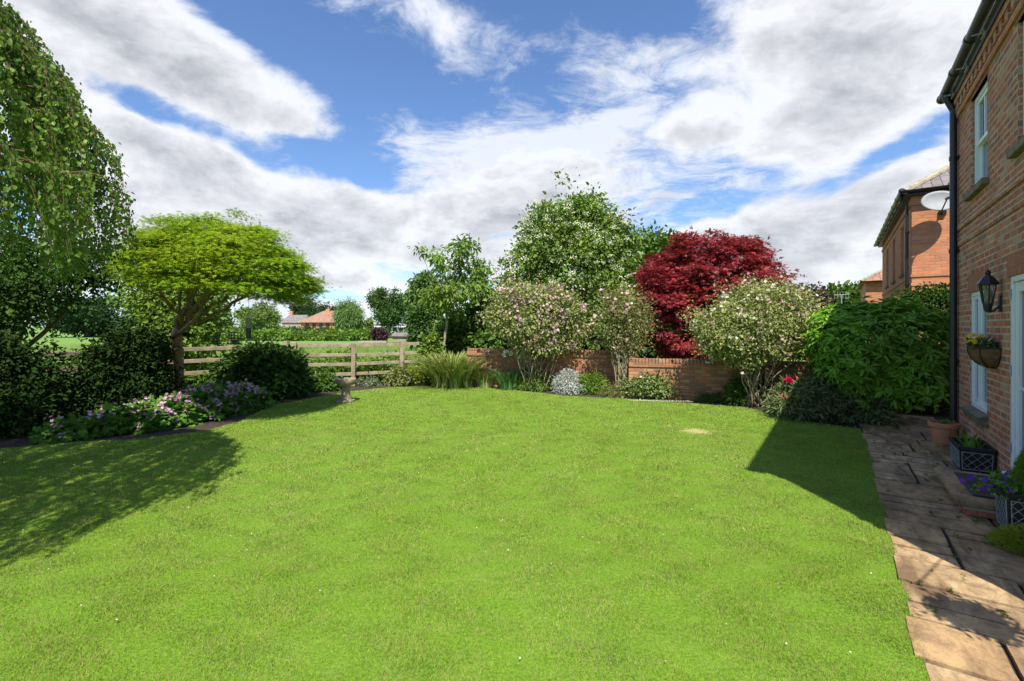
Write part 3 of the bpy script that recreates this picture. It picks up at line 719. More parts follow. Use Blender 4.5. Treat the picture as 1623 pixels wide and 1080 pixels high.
# ------------------------------------------------------------------ neighbour's house, same frame further on
def neighbour():
    C0 = at(1445, 300, 12.1); loc = (C0[0], C0[1], 0)
    h = empty('neighbouring_brick_house', loc, RZ, 'neighbouring orange brick house with slate roof carrying the satellite dish', 'house')
    LN = 9.3; zt = 5.02
    wins = [(1.7, 2.5, 3.2, 4.6), (4.1, 4.9, 3.2, 4.6), (6.5, 7.3, 3.2, 4.6), (1.5, 2.5, .8, 2.1), (4.1, 4.9, .8, 2.1)]
    mb = MB(); wall_with_holes(mb, 0, LN, 0, zt, wins)
    mb.quad((0, 0, 0), (0, -8, 0), (0, -8, zt), (0, 0, zt)); mb.quad((LN, -8, 0), (LN, 0, 0), (LN, 0, zt), (LN, -8, zt)); mb.quad((0, -8, 0), (LN, -8, 0), (LN, -8, zt), (0, -8, zt))
    mb.build('wall', M['brick_far'], h)
    b = MB(); b.box((-.022, -8, 2.93), (LN, .022, 3.005)); b.box((-.016, -8, 2.70), (LN, .016, 2.775)); b.box((-.03, -8, 4.78), (LN, .03, 4.86)); b.build('brick_band', M['brick_far'], h)
    for wv in wins: window(h, *wv, glass='glass')
    hip_roof(h, 0, LN, -8, 0, 5.12, over=.16)
    e = MB(); e.box((-.14, -8, 5.02), (LN + .14, .14, 5.115)); e.build('soffit', M['black'], h)
    gutter(h, (-.22, .22, 5.14), (LN + .2, .22, 5.14)); gutter(h, (-.22, -8, 5.14), (-.22, .22, 5.14))
    downpipe(h, .06, .09, 0, 5.1, gy=.12)
    # satellite dish on the sunny end wall (faces -x)
    dz = 4.62
    d = empty('satellite_dish', tuple(np.array(loc) + uu * (-.04) + oo * (-.60) + np.array([0, 0, dz])), RZ, 'grey oval satellite dish fixed to the sunlit orange brick wall', 'satellite dish')
    m = MB(); nr, na = 6, 36; R = Matrix.Translation((-.36, .12, .10)) @ Matrix.Rotation(math.radians(12), 4, 'Z') @ Matrix.Rotation(math.radians(-72), 4, 'Y')
    vs = []
    for side in (0, 1):
        for i in range(nr + 1):
            r = i / nr
            for k in range(na):
                t = 2 * math.pi * k / na; vs.append(R @ Vector((.27 * r * math.cos(t), .38 * r * math.sin(t), .06 * r * r - side * .012)))
    fs = []
    for side in (0, 1):
        o = side * (nr + 1) * na
        for i in range(nr):
            for k in range(na):
                q = (o + i * na + k, o + i * na + (k + 1) % na, o + (i + 1) * na + (k + 1) % na, o + (i + 1) * na + k); fs.append(q if side == 0 else q[::-1])
    o = nr * na; o2 = (nr + 1) * na + nr * na
    for k in range(na): fs.append((o + k, o + (k + 1) % na, o2 + (k + 1) % na, o2 + k))
    m.add(vs, fs); m.build('reflector', M['dish'], d, smooth=True)
    a = MB(); lo = R @ Vector((-.27, 0, .04)); foc = R @ Vector((-.12, -.02, .34)); a.tube([lo, foc], .014, 8); a.build('arm', M['iron'], d); a = MB()
    a.tube([(-.02, 0, -.06), (-.1, .03, -.1), (-.30, .09, .03)], .02, 8); a.build('mount', M['iron'], d)
    ln = MB(); dv = (R @ Vector((0, 0, 0)) - foc).normalized(); ln.tube([foc - dv * .05, foc + dv * .05], [.035, .03], 10); ln.build('receiver', M['iron'], d)
    wp = MB(); wp.box((-.03, -.06, -.16), (.035, .06, 0)); wp.build('wall_bracket', M['iron'], d)
    # lower house beyond it
    C1 = at(1372, 445, 24.5)
    h2 = empty('distant_brick_house', (C1[0], C1[1], 0), RZ, 'small far brick house with pink hipped tile roof and white windows', 'house')
    zt = 4.0; mb = MB(); ww = [(-3.2, -2.2, 2.0, 3.3), (-1.4, -.5, 2.0, 3.3)]
    # its visible side faces back towards the garden, so turn a second wall that way
    mb.quad((0, 0, 0), (0, -6, 0), (0, -6, zt), (0, 0, zt)); mb.quad((0, 0, zt), (6, 0, zt), (6, 0, 0), (0, 0, 0)); mb.quad((6, 0, 0), (6, -6, 0), (6, -6, zt), (6, 0, zt)); mb.quad((0, -6, 0), (6, -6, 0), (6, -6, zt), (0, -6, zt))
    mb.build('wall', M['brick_far'], h2)
    for y in (-1.35, -3.0):
        f = MB(); f.box((-.03, y - .5, 2.15), (-.004, y + .5, 3.35)); w = f.build('window', M['white'], h2)
        p = MB()
        for (ya, yb) in ((-.42, -.04), (.04, .42)):
            for (za, zb) in ((2.23, 2.85), (2.92, 3.27)): p.box((-.038, y + ya, za), (-.031, y + yb, zb))
        p.build('pane', M['darkglass_far'], w)
    f = MB(); f.box((1.0, .004, 2.15), (1.9, .03, 3.35)); w = f.build('window', M['white'], h2); p = MB(); p.box((1.08, .031, 2.23), (1.82, .037, 3.27)); p.build('pane', M['darkglass_far'], w)
    hip_roof(h2, 0, 6, -6, 0, 4.02, over=.2, pitch=32, mat='tile')
    gutter(h2, (-.25, -6, 4.02), (-.25, .22, 4.02))
neighbour()

# ------------------------------------------------------------------ things on and by the house
def lantern():
    p = H(-2.28, 0.0, 0); o = empty('wall_lantern', (p[0], p[1], 1.86), RZ, 'black metal carriage lantern on the brick wall between window and door', 'wall lantern')
    y = .105
    b = MB(); b.lathe([(.015, -.08), (.03, -.07), (.038, -.03), (.042, 0), (.042, .012), (0, .012)], 6, (0, y, .03)); b.box((-.03, -.002, -.05), (.03, .02, .12)); b.tube([(0, .01, .02), (0, .06, -.04), (0, y, -.045)], .012, 8)
    b.build('bracket', M['iron'], o)
    c = MB()
    for k in range(6):
        t = 2 * math.pi * k / 6; c.bar((.04 * math.cos(t), y + .04 * math.sin(t), .04), (.07 * math.cos(t), y + .07 * math.sin(t), .25), .010, .010)
    c.lathe([(.072, .24), (.092, .245), (.092, .262), (.055, .32), (.022, .35), (.022, .36), (.03, .375), (.02, .395), (.006, .41), (0, .412)], 6, (0, y, 0))
    c.build('frame', M['iron'], o)
    gl = MB(); gl.lathe([(.036, .045), (.064, .24)], 6, (0, y, 0)); gm, T = mat_new('lantern_glass')
    finish(T, T.add('ShaderNodeMixShader', {0: .25, 1: T.add('ShaderNodeBsdfTransparent'), 2: T.add('ShaderNodeBsdfGlossy', {'Roughness': .05})}))
    gl.build('glass', gm, o)
    bu = MB(); bu.lathe([(.02, .05), (.02, .09), (.032, .11), (.034, .17), (.02, .205), (0, .21)], 12, (0, y, 0)); bu.build('bulb', M['gloss_lamp'], o, smooth=True)
lantern()

def pansies(parent, cx, cy, z, rx, ry, seed=1, n=60):
    nf = n; a = rng.random(nf) * 2 * np.pi; r = np.sqrt(rng.random(nf)); P = np.c_[cx + r * np.cos(a) * rx, cy + np.abs(r * np.sin(a)) * ry, z + rng.uniform(0, .09, nf)]
    k = len(P) // 2
    up = np.tile([0, .6, .8], (nf, 1)) + rng.normal(size=(nf, 3)) * .5
    leaves('yellow_blossoms', P[:k] + [0, .02, .03], rdir(k), up[:k], .034, FLOWER, L['f_yellow'], parent); leaves('violet_blossoms', P[k:], rdir(nf - k), up[k:], .026, FLOWER, L['f_violet'], parent)
    nl = n * 9; a = rng.random(nl) * 2 * np.pi; r = np.sqrt(rng.random(nl)); P = np.c_[cx + r * np.cos(a) * rx * 1.02, cy + np.abs(r * np.sin(a)) * ry, z + rng.uniform(-.03, .06, nl)]
    leaves('foliage', P, rdir(nl) + [0, 0, .3], np.tile([0, .3, 1], (nl, 1)) + rng.normal(size=(nl, 3)) * .5, .04, OVATE, L['mid'], parent)

def wall_basket(lx, z, label, seed):
    p = H(lx, .004, 0); o = empty('wall_basket', (p[0], p[1], z), RZ, label, 'flower basket', 'flower baskets on the house wall')
    mb = MB(); nu, nv = 16, 7; vs = []; W, D, Hh = .27, .21, .22
    for j in range(nv + 1):
        f = j / nv; s = math.sqrt(max(0, 1 - (1 - f) ** 2)) * .98 + .02
        for i in range(nu + 1):
            t = math.pi * i / nu; w = 1 + .03 * math.sin(i * 2.3 + j + seed); vs.append((math.cos(t) * W * s * w, math.sin(t) * D * s * w + .003, -Hh + Hh * f))
    fs = [(j * (nu + 1) + i, j * (nu + 1) + i + 1, (j + 1) * (nu + 1) + i + 1, (j + 1) * (nu + 1) + i) for j in range(nv) for i in range(nu)]
    n0 = len(vs); vs.append((0, .003, 0)); fs += [(nv * (nu + 1) + i, nv * (nu + 1) + i + 1, n0) for i in range(nu)]
    mb.add(vs, fs); mb.build('coir_liner', M['coir'], o, smooth=True)
    fr = MB(); ring = [(math.cos(math.pi * i / 16) * (W + .008), math.sin(math.pi * i / 16) * (D + .008) + .003, .004) for i in range(17)]; fr.tube(ring, .006, 6); fr.tube([ring[0], ring[-1]], .006, 6)
    for i in range(0, 17, 4):
        t = math.pi * i / 16; fr.tube([(math.cos(t) * (W + .008) * math.sin(a), .003 + math.sin(t) * (D + .008) * math.sin(a), -(Hh + .008) * math.cos(a)) for a in np.linspace(0, math.pi / 2, 7)], .005, 5)
    fr.tube([(-W - .008, .012, 0), (-W - .008, .012, .04)], .005, 5)
    fr.build('wire_frame', M['iron'], o)
    pansies(o, 0, .02, .03, W * .95, D * .9, seed, 46)
wall_basket(-2.02, 1.41, 'coir lined half round flower basket of pansies below the black lantern', 1)
wall_basket(-4.42, 1.46, 'flower basket with yellow and violet pansies at right edge of the glazed door', 4)

def pot():
    c = gp(1496, 705); o = empty('terracotta_pot', (c[0], c[1], .012), 0, 'round terracotta pot standing by the foot of the downpipe', 'flower pot')
    m = MB(); m.lathe([(r_ * .8, z_ * .93) for r_, z_ in [(.135, 0), (.148, .02), (.187, .245), (.207, .25), (.213, .262), (.215, .31), (.208, .322), (.193, .322), (.188, .29), (.18, .285)]], 40); m.build('pot', M['terracotta'], o, smooth=False)
    s = MB(); s.lathe([(.146, .25), (.08, .262), (0, .268)], 24); s.build('compost', M['soil'], o, smooth=True)
    n = 60; P = np.c_[rng.normal(size=(n, 2)) * .045, np.full(n, .27) + rng.uniform(0, .05, n)]; P[:, 0] += .02
    leaves('leaves', P, rdir(n) + [0, 0, .6], rdir(n) + [0, 0, 1], .045, OVATE, L['fresh'], o)
pot()

def lattice_planter(lx0, lx1, ly0, ly1, h, label):
    c = H((lx0 + lx1) / 2, (ly0 + ly1) / 2); o = empty('lattice_planter', (c[0], c[1], .013), RZ, label, 'planter', 'black lattice planters on the patio')
    a, b = (lx1 - lx0) / 2, (ly1 - ly0) / 2; tpr = .93
    m = MB(); t = .02
    def wallq(s, z0, z1): pass
    A, B = a * tpr, b * tpr
    out0 = [(-A, -B, 0), (A, -B, 0), (A, B, 0), (-A, B, 0)]; out1 = [(-a, -b, h), (a, -b, h), (a, b, h), (-a, b, h)]
    in1 = [(-a + t, -b + t, h), (a - t, -b + t, h), (a - t, b - t, h), (-a + t, b - t, h)]; in0 = [(-a + t, -b + t, h - .06), (a - t, -b + t, h - .06), (a - t, b - t, h - .06), (-a + t, b - t, h - .06)]
    vs = out0 + out1 + in1 + in0; fs = []
    for k in range(4):
        q = (k + 1) % 4; fs += [(k, q, 4 + q, 4 + k), (4 + k, 4 + q, 8 + q, 8 + k), (8 + k, 8 + q, 12 + q, 12 + k)]
    m.add(vs, fs); 
    m.build('trough', M['black'], o, bevel=.004)
    r = MB()                                                          # rim and corner posts
    for (p, q) in (((-a - .012, -b - .012), (a + .012, -b + .012)), ((-a - .012, b - .012), (a + .012, b + .012))): r.box((p[0], p[1], h - .028), (q[0], q[1], h + .012))
    for (p, q) in (((-a - .012, -b + .012), (-a + .012, b - .012)), ((a - .012, -b + .012), (a + .012, b - .012))): r.box((p[0], p[1], h - .028), (q[0], q[1], h + .011))
    r.build('rim', M['black'], o, bevel=.003)
    lt = MB()
    def P(face, u, v):                                                # point on a leaning side, v up 0..1, u across -1..1
        s = tpr + (1 - tpr) * v; z = .02 + (h - .06) * v
        return {'L': (-a * s - .004, u * b * s, z), 'R': (a * s + .004, u * b * s, z), 'F': (u * a * s, b * s + .004, z), 'B': (u * a * s, -b * s - .004, z)}[face]
    for fc, half in (('L', b), ('R', b), ('F', a), ('B', a)):
        k = max(3, round(half * 2 / .085)); 
        for e in (-.88, .88): lt.bar(P(fc, e, .03), P(fc, e, .97), .006, .006, (1, 0, 0) if fc in 'FB' else (0, 1, 0))
        for v in (.04, .96): lt.bar(P(fc, -.88, v), P(fc, .88, v), .006, .006)
        W = half * 1.76; Hh = (h - .06) * .92; st = W / k
        for sgn in (1, -1):
            i = -int(Hh / st) - 1
            while i * st < W:
                u0, v0, u1, v1 = i * st, 0.0, i * st + Hh, Hh
                if u0 < 0: v0 = -u0; u0 = 0
                if u1 > W: v1 -= (u1 - W); u1 = W
                if v1 - v0 > .01:
                    q0, q1 = (2 * u0 / W - 1) * .88 * sgn, (2 * u1 / W - 1) * .88 * sgn
                    lt.bar(P(fc, q0, .04 + .92 * v0 / Hh), P(fc, q1, .04 + .92 * v1 / Hh), .004, .004)
                i += 1
    lt.build('lattice', M['silver'], o)
    s = MB(); s.quad((-a + t, -b + t, h - .05), (a - t, -b + t, h - .05), (a - t, b - t, h - .05), (-a + t, b - t, h - .05)); s.build('compost', M['soil'], o)
    return o
p1 = lattice_planter(-2.16, -1.62, .02, .31, .27, 'black and silver lattice trough under the window, with tulip leaves')
n = 16; Pp = np.c_[rng.uniform(-.2, .2, n), rng.uniform(-.1, .1, n), np.full(n, .23)]
leaves('leaves', Pp, rdir(n) * .55 + [0, 0, 1], rdir(n), rng.uniform(.12, .22, n), BLADE, L['geranium'], p1, wid=.035)
p2 = lattice_planter(-4.24, -3.90, .03, .37, .34, 'black and silver lattice planter with purple flowers beside the step')

def planter_flowers():
    n = 900; P = rng.normal(size=(n, 3)) * [.10, .11, .035] + [0, .03, .36]; leaves('foliage', P, rdir(n), rdir(n) + [0, 0, .7], .04, OVATE, L['geranium'], p2)
    n = 130; P = rng.normal(size=(n, 3)) * [.08, .09, .03] + [.03, .10, .37]; leaves('blossoms', P, rdir(n), rdir(n) * .6 + [-.4, .4, .7], .024, FLOWER, L['f_violet'], p2)
    n = 34; P = rng.normal(size=(n, 3)) * [.05, .05, .03] + [.10, .18, .31]; leaves('trailing_blossoms', P, rdir(n), rdir(n) * .6 + [-.4, .4, .7], .024, FLOWER, L['f_violet'], p2)
    # upright feathery dwarf conifer planted at the back
    n = 5200; z = rng.random(n) ** .8; a = rng.random(n) * 2 * np.pi; r = (1 - z) ** .7 * .17 * np.sqrt(rng.random(n)); P = np.c_[-.04 + r * np.cos(a), -.02 + r * np.sin(a), .34 + z * .40]
    leaves('conifer_foliage', P, np.c_[np.cos(a) * .6, np.sin(a) * .6, np.full(n, 1.)] + rdir(n) * .35, rdir(n), .04, LANCE, L['fern'], p2)
planter_flowers()

def joint_weeds():
    r = np.random.default_rng(3); n = 90; c = np.c_[r.uniform(-5.8, .5, n), r.uniform(.15, 1.08, n)]; k = 26
    P = np.repeat(np.array([H(a, b, .012) for a, b in c]), k, 0); N = len(P); off = r.normal(size=(N, 3)) * [.03, .03, 0]; P = P + uu * off[:, :1] * .6 + oo * off[:, 1:2] * .25
    o = leaves('moss', P, rdir(N) * [1, 1, .3] + [0, 0, .5], rdir(N), .013, OVATE, L['moss']); tag(o, 'small tufts of moss and weed growing in the paving joints', 'moss', kind='stuff')
joint_weeds()

def step():
    c = H(-3.26, 0.0); o = empty('door_step', (c[0], c[1], 0), RZ, 'low stone slab doorstep on a red brick riser below the glazed door', 'doorstep')
    m = MB(); m.box((-.55, .004, .013), (.53, .54, .088)); m.build('brick_riser', M['brick'], o)
    m = MB(); r = random.Random(3)
    for (x0, x1) in ((-.585, .02), (.03, .575)):
        m.box((x0, .004, .09), (x1, .60 + r.uniform(-.01, .01), .138))
    m.build('step_slab', M['slab'], o, bevel=.012)
    c = H(-3.24, .23); d = empty('doormat', (c[0], c[1], .139), RZ, 'brown doormat with dark rubber edge on the stone step', 'doormat')
    m = MB(); m.box((-.36, -.19, 0), (.36, .19, .012)); m.build('pile', M['mat'], d)
    m = MB()
    for a, b in (((-.40, -.23), (.40, -.19)), ((-.40, .19), (.40, .23))): m.box((a[0], a[1], 0), (b[0], b[1], .016))
    for a, b in (((-.40, -.19), (-.36, .19)), ((.36, -.19), (.40, .19))): m.box((a[0], a[1], 0), (b[0], b[1], .0155))
    m.build('border', M['rubber'], d, bevel=.004)
step()

def edge_plants():
    c = gp(1618, 872); o = empty('golden_heather', (c[0] + .05, c[1], .01), 0, 'low lime green feathery plant on the paving below the lattice planter', 'plant')
    n = 2500; a = rng.random(n) * 2 * np.pi; r = .2 * np.sqrt(rng.random(n)); z = .16 * rng.random(n) * (1 - (r / .22) ** 2); P = np.c_[r * np.cos(a), r * np.sin(a), z]
    leaves('foliage', P, np.c_[np.cos(a), np.sin(a), np.full(n, .5)] + rdir(n) * .5, rdir(n), .03, LANCE, L['lime'], o)
    # hanging basket on the end wall of the house, just outside the picture: its shadow lies on the sunlit paving
    c = np.array([2.66, 1.45]); o = empty('hanging_basket', (c[0], c[1], 1.75), 0, 'leafy hanging flower basket on the end wall of the brick house', 'hanging basket')
    m = MB(); m.lathe([(.02, -.15), (.08, -.13), (.13, -.07), (.15, 0), (.14, .0), (.08, -.02)], 20); m.build('basket', M['coir'], o, smooth=True)
    n = 1500; P = rng.normal(size=(n, 3)) * [.085, .07, .06] + [0, 0, .02]; leaves('foliage', P, rdir(n), rdir(n), .05, OVATE, L['mid'], o)
    e = H(-6.08, -.15); m = MB(); m.tube([(e[0] - c[0], e[1] - c[1], .45), (e[0] - c[0], e[1] - c[1], .55), (0, 0, .5), (0, 0, .44)], .006, 6)
    for k in range(3):
        t = 2.1 * k; m.tube([(.145 * math.cos(t), .145 * math.sin(t), 0), (0, 0, .44)], .003, 4)
    m.build('bracket', M['iron'], o)
edge_plants()

# ------------------------------------------------------------------ fences
def fence(pts, label, heights, rails=4, top=1.13, rail_h=.09):
    o = empty('post_and_rail_fence', (pts[0][0], pts[0][1], 0), 0, label, 'fence', 'post and rail fence round the garden'); b = np.array([pts[0][0], pts[0][1], 0])
    for i, (x, y) in enumerate(pts):
        m = MB(); w = .055; r = random.Random(i); hh = heights + r.uniform(-.02, .03); q = np.array(pts[min(i + 1, len(pts) - 1)]) - np.array(pts[max(i - 1, 0)]); a = math.atan2(q[1], q[0])
        Mx = Matrix.Translation((x - b[0], y - b[1], 0)) @ Matrix.Rotation(a, 4, 'Z') @ Matrix.Rotation(r.uniform(-.015, .015), 4, 'Y')
        m.box((-w, -w - .02, -.2), (w, w - .02, hh), Mx); m.build('post', M['wood'], o, bevel=.008)
    for (x0, y0), (x1, y1) in zip(pts[:-1], pts[1:]):
        d = unit(np.array([[x1 - x0, y1 - y0]]))[0]; nrm = np.array([-d[1], d[0]])
        if nrm[1] < 0: nrm = -nrm
        for k in range(rails):
            z = top - k * .27 + random.uniform(-.012, .012); off = nrm * .057
            m = MB(); p = np.array([x0 + off[0] - b[0], y0 + off[1] - b[1], z]); q = np.array([x1 + off[0] - b[0], y1 + off[1] - b[1], z + random.uniform(-.012, .012)])
            m.bar(p, q, .038, rail_h); m.build('rail', M['wood'], o, bevel=.005)
    return o
Cn = (-6.02, 12.75)
fence([(-5.96, 12.80), (-4.50, 13.22), (-3.30, 13.9), (-2.1, 14.35)], 'sunlit pale timber rail fence behind the bird bath', 1.2)
fence([(-6.1, 12.72), (-6.42, 11.75), (-7.55, 10.6), (-8.05, 9.15), (-8.75, 7.75), (-9.5, 6.3)], 'shaded timber rail fence running behind the golden tree and dark shrubs', 1.24, rails=3)

# ------------------------------------------------------------------ garden wall
def garden_wall(a, b, h, label, capdir=1):
    a, b = np.array(a), np.array(b); d = b - a; Ln = np.linalg.norm(d); rz = math.atan2(d[1], d[0])
    o = empty('garden_wall', (a[0], a[1], 0), rz, label, 'garden wall', 'brick garden wall')
    m = MB(); m.box((0, 0, -.1), (Ln, .22, h - .19)); m.build('wall', M['brick_wall'], o)
    m = MB(); m.box((0, -.028, h - .188), (Ln, .248, h - .115)); m.build('brick_band', M['brick_wall'], o, bevel=.006)
    m = MB(); x = 0.0; r = random.Random(2)
    while x < Ln - .07:
        m.box((x + .003, -.004 + r.uniform(-.003, .003), h - .113), (x + .068, .222 + r.uniform(-.003, .003), h + r.uniform(-.004, .003))); x += .075
    m.build('coping', M['brick_wall'], o, bevel=.005)
garden_wall((-1.25, 13.0), (2.72, 11.93), 1.04, 'taller left stretch of brick garden wall behind the irises')
garden_wall((2.75, 11.01), (8.4, 9.30), .90, 'lower right stretch of brick garden wall behind the white rock rose')

# ------------------------------------------------------------------ bird bath
def birdbath():
    c = gp(548, 637); o = empty('bird_bath', (c[0], c[1], 0), 0, 'stone bird bath with shallow bowl standing on the lawn', 'bird bath')
    m = MB(); m.box((-.17, -.17, -.01), (.17, .17, .045)); m.build('base', M['stone'], o, bevel=.02)
    m = MB(); m.lathe([(.125, .046), (.115, .08), (.088, .22), (.078, .34), (.09, .355)], 14); m.build('pedestal', M['stone'], o, smooth=False)
    m = MB(); m.lathe([(.09, .356), (.17, .375), (.215, .41), (.228, .46), (.225, .50), (.22, .51), (.195, .508), (.15, .48), (0, .47)], 32, wob=.02); m.build('bowl', M['stone'], o, smooth=True)
birdbath()

# ------------------------------------------------------------------ trees and shrubs
def tree(name, loc, label, cat='tree', group=None): return empty(name, (loc[0], loc[1], 0), 0, label, cat, group)

def weeping_birch():
    cx, cy = -5.85, 2.75; R0, top = 2.76, 4.75
    o = tree('weeping_birch', (cx, cy), 'large weeping birch with hanging leafy strands at the left edge')
    t = MB(); t.tube([(0, 0, -.1), (.05, 0, 1.2), (-.05, .1, 2.6), (.1, 0, 4.2), (0, .05, 5.1)], [.17, .14, .12, .08, .03], 10)
    tw = MB(); LP, LD, LS = [], [], []
    ns = 1500
    for i in range(ns):
        a = rng.uniform(-math.pi, math.pi)
        rr = R0 * (rng.random() ** .42) * (1 + .05 * math.sin(a * 5) + .04 * math.sin(a * 11)); f = rr / R0
        zt = 2.75 + (top - 2.75) * math.sqrt(max(0, 1 - f ** 3.4)) + rng.normal() * .07
        if i < 110:
            limb(t, (0, 0, min(zt - .3, 3 + f)), (rr * math.cos(a) * .97, rr * math.sin(a) * .97, zt), .028, .006, .22, 6, 5)
        ln = rng.uniform(.7, 1.7) + f * .5
        zb = max(zt - ln, 1.95 + rng.random() * .5 + (1 - f) * .8); k = max(8, int((zt - zb) * 92 + 12))
        s = np.linspace(0, 1, 7); out = np.array([math.cos(a), math.sin(a), 0]); side = rng.normal(size=3) * .10; side[2] = 0
        pts = np.array([out * (rr - .25 + .25 * min(1, q * 3.0)) + side * q for q in s]); pts[:, 2] = zt - .05 + .10 * np.sin(np.minimum(s * 3, 1) * 1.57) - (zt - zb) * s ** 1.4
        tw.tube(pts, [.0035, .003, .0025, .002, .0018, .0015, .001], 3, False)
        q = rng.random(k) * 6; j = np.minimum(q.astype(int), 5); fr = (q - j)[:, None]; p = pts[j] * (1 - fr) + pts[j + 1] * fr
        p = p + rng.normal(size=p.shape) * [.020, .020, .02]; LP.append(p)
        LD.append(np.array([0, 0, -1.0]) + rng.normal(size=p.shape) * .38 + out * .15); LS.append(rng.normal(size=p.shape) * .6 + out * .9 + np.array([0, 0, .25]))
    P = np.concatenate(LP); n = len(P)
    t.build('trunk', M['bark'], o, smooth=True); tw.build('twigs', M['twig'], o, uv=False)
    leaves('crown', P, np.concatenate(LD), np.concatenate(LS), rng.uniform(.026, .043, n), BROAD_B, L['birch'], o)
BROAD_B = _ovate(.8, .08, .1)
weeping_birch()

def golden_maple():
    bx, by = -6.62, 9.3
    o = tree('golden_maple', (bx, by), 'golden green spreading maple with a bare forked trunk by the fence')
    t = MB(); fk = np.array([.03, -.12, 1.48]); t.tube([(0, 0, -.1), (-.03, -.02, .25), (.03, -.05, .7), fk, fk + [.02, 0, .12]], [.10, .08, .07, .095, .08], 12)
    cc = np.array([1.58, -1.05, 2.32]); RR = np.array([1.38, 1.42, 1.18])
    def shellpt(az, f, k=1.0):   # point on the parasol: az bearing, f 0 at top 1 at rim
        e = math.radians(88 - f * 84); return cc + RR * k * np.array([math.cos(az) * math.cos(e), math.sin(az) * math.cos(e), math.sin(e)])
    tips = []
    for i in range(13):
        az = i * 2 * math.pi / 13 + rng.normal() * .2; f = [.25, .6, .9][i % 3]
        mid = fk + (shellpt(az, f, .6) - fk) * .55 + [0, 0, -.05]
        a = limb(t, fk + rng.normal(size=3) * .03, mid, .036, .024, .02, 6, 8, .10); e = shellpt(az, f, .85); limb(t, mid, e, .035, .012, .10, 6, 6, .1); tips.append(e)
        for j in range(5):
            q = shellpt(az + rng.normal() * .35, min(1, max(0, f + rng.normal() * .25)), .93); limb(t, mid + (e - mid) * rng.uniform(.1, .8), q, .016, .004, .10, 5, 5, .08)
    t.build('trunk', M['bark_warm'], o, smooth=True)
    # flat layered sprays over the top, thinning to the underside
    n = 860; az = rng.uniform(-math.pi, math.pi, n); f = np.sqrt(rng.random(n)) * .98
    e = np.radians(88 - f * 86); k = rng.uniform(.82, 1.03, n) * (1 + .05 * np.sin(az * 3 + f * 6) + .03 * np.sin(az * 9)) * (1 + (rng.random(n) < .08) * rng.uniform(.03, .13, n)) 
    C = cc + (RR * np.stack([np.cos(az) * np.cos(e), np.sin(az) * np.cos(e), np.sin(e)], 1)) * k[:, None]; C[:, 2] -= .12 * (f > .92) * rng.random(n) + .13 * (C[:, 0] - cc[0])
    tq = C[:, 2] + .13 * np.sin(az * 4 + C[:, 0] * 2.5) + .07 * np.sin(az * 9); sh = .13 * np.sin(az * 4 + C[:, 0] * 2.5); C[:, 2] = C[:, 2] * .5 + (np.round(tq / .24) * .24 - sh) * .5 + rng.normal(size=n) * .02
    kk = 70; P = np.repeat(C, kk, 0); out = np.repeat(np.stack([np.cos(az), np.sin(az), -.25 + 0 * az], 1), kk, 0); N = len(P)
    off = rng.normal(size=(N, 3)) * [.13, .13, .03]; off[:, 2] -= .35 * (off[:, 0] ** 2 + off[:, 1] ** 2); P = P + off
    leaves('crown', P, out * .9 + unit(off) * .5 + rng.normal(size=(N, 3)) * .35 + [0, 0, -.12], np.array([0, 0, 1.]) + rng.normal(size=(N, 3)) * .28 + out * .2, rng.uniform(.045, .08, N), FINE_STAR, L['gold'], o)
    # bird feeders hung on its branches
    def feeder(kind, px, ytop, ybot, label, grp):
        Y = 8.6; a, b = at(px, ytop, Y), at(px, ybot, Y); hh = a[2] - b[2]
        q = empty('bird_feeder', (b[0], b[1], b[2]), 0, label, 'bird feeder', grp)
        w = MB(); w.tube([(0, 0, hh), (.0, 0, hh + .05), (0.0, .0, 2.75 - b[2])], .003, 4); w.build('wire', M['iron'], q)
        if kind == 'cage':
            r = .055 if px < 360 else .12; c = MB()
            for k in range(12):
                t_ = 2 * math.pi * k / 12; c.tube([(r * math.cos(t_), r * math.sin(t_), 0), (r * .8 * math.cos(t_), r * .8 * math.sin(t_), hh)], .005, 4)
            for f_ in (0, .25, .5, .75, 1):
                rr = r * (1 - .2 * f_); c.tube([(rr * math.cos(2 * math.pi * k / 16), rr * math.sin(2 * math.pi * k / 16), hh * f_) for k in range(17)], .005, 4)
            c.lathe([(r * 1.02, -.012), (r * 1.02, 0), (0, 0)], 16); c.lathe([(r * .82, hh), (0, hh + .03)], 16); c.build('cage', M['iron'], q)
            s = MB(); s.lathe([(r * .4, .01), (r * .4, hh * .35), (0, hh * .36)], 12); s.build('seed', M['bark'], q)
        else:
            c = MB(); c.lathe([(.045, 0), (.045, hh * .5)], 16); c.build('tube', M['iron'], q)
            c = MB(); c.lathe([(.047, hh * .5 + .002), (.047, hh * .97), (.0, hh)], 16); c.build('clear_tube', M['dish'], q)
    feeder('cage', 343, 529, 545, 'narrow wire cage bird feeder hung under the golden maple', 'bird feeders under the maple')
    feeder('cage', 372, 528, 545, 'wide wire cage bird feeder hung under the golden maple', 'bird feeders under the maple')
    feeder('tube', 394, 504, 537, 'pale topped tube bird feeder hung at right of the wire cages', 'bird feeders under the maple')
golden_maple()

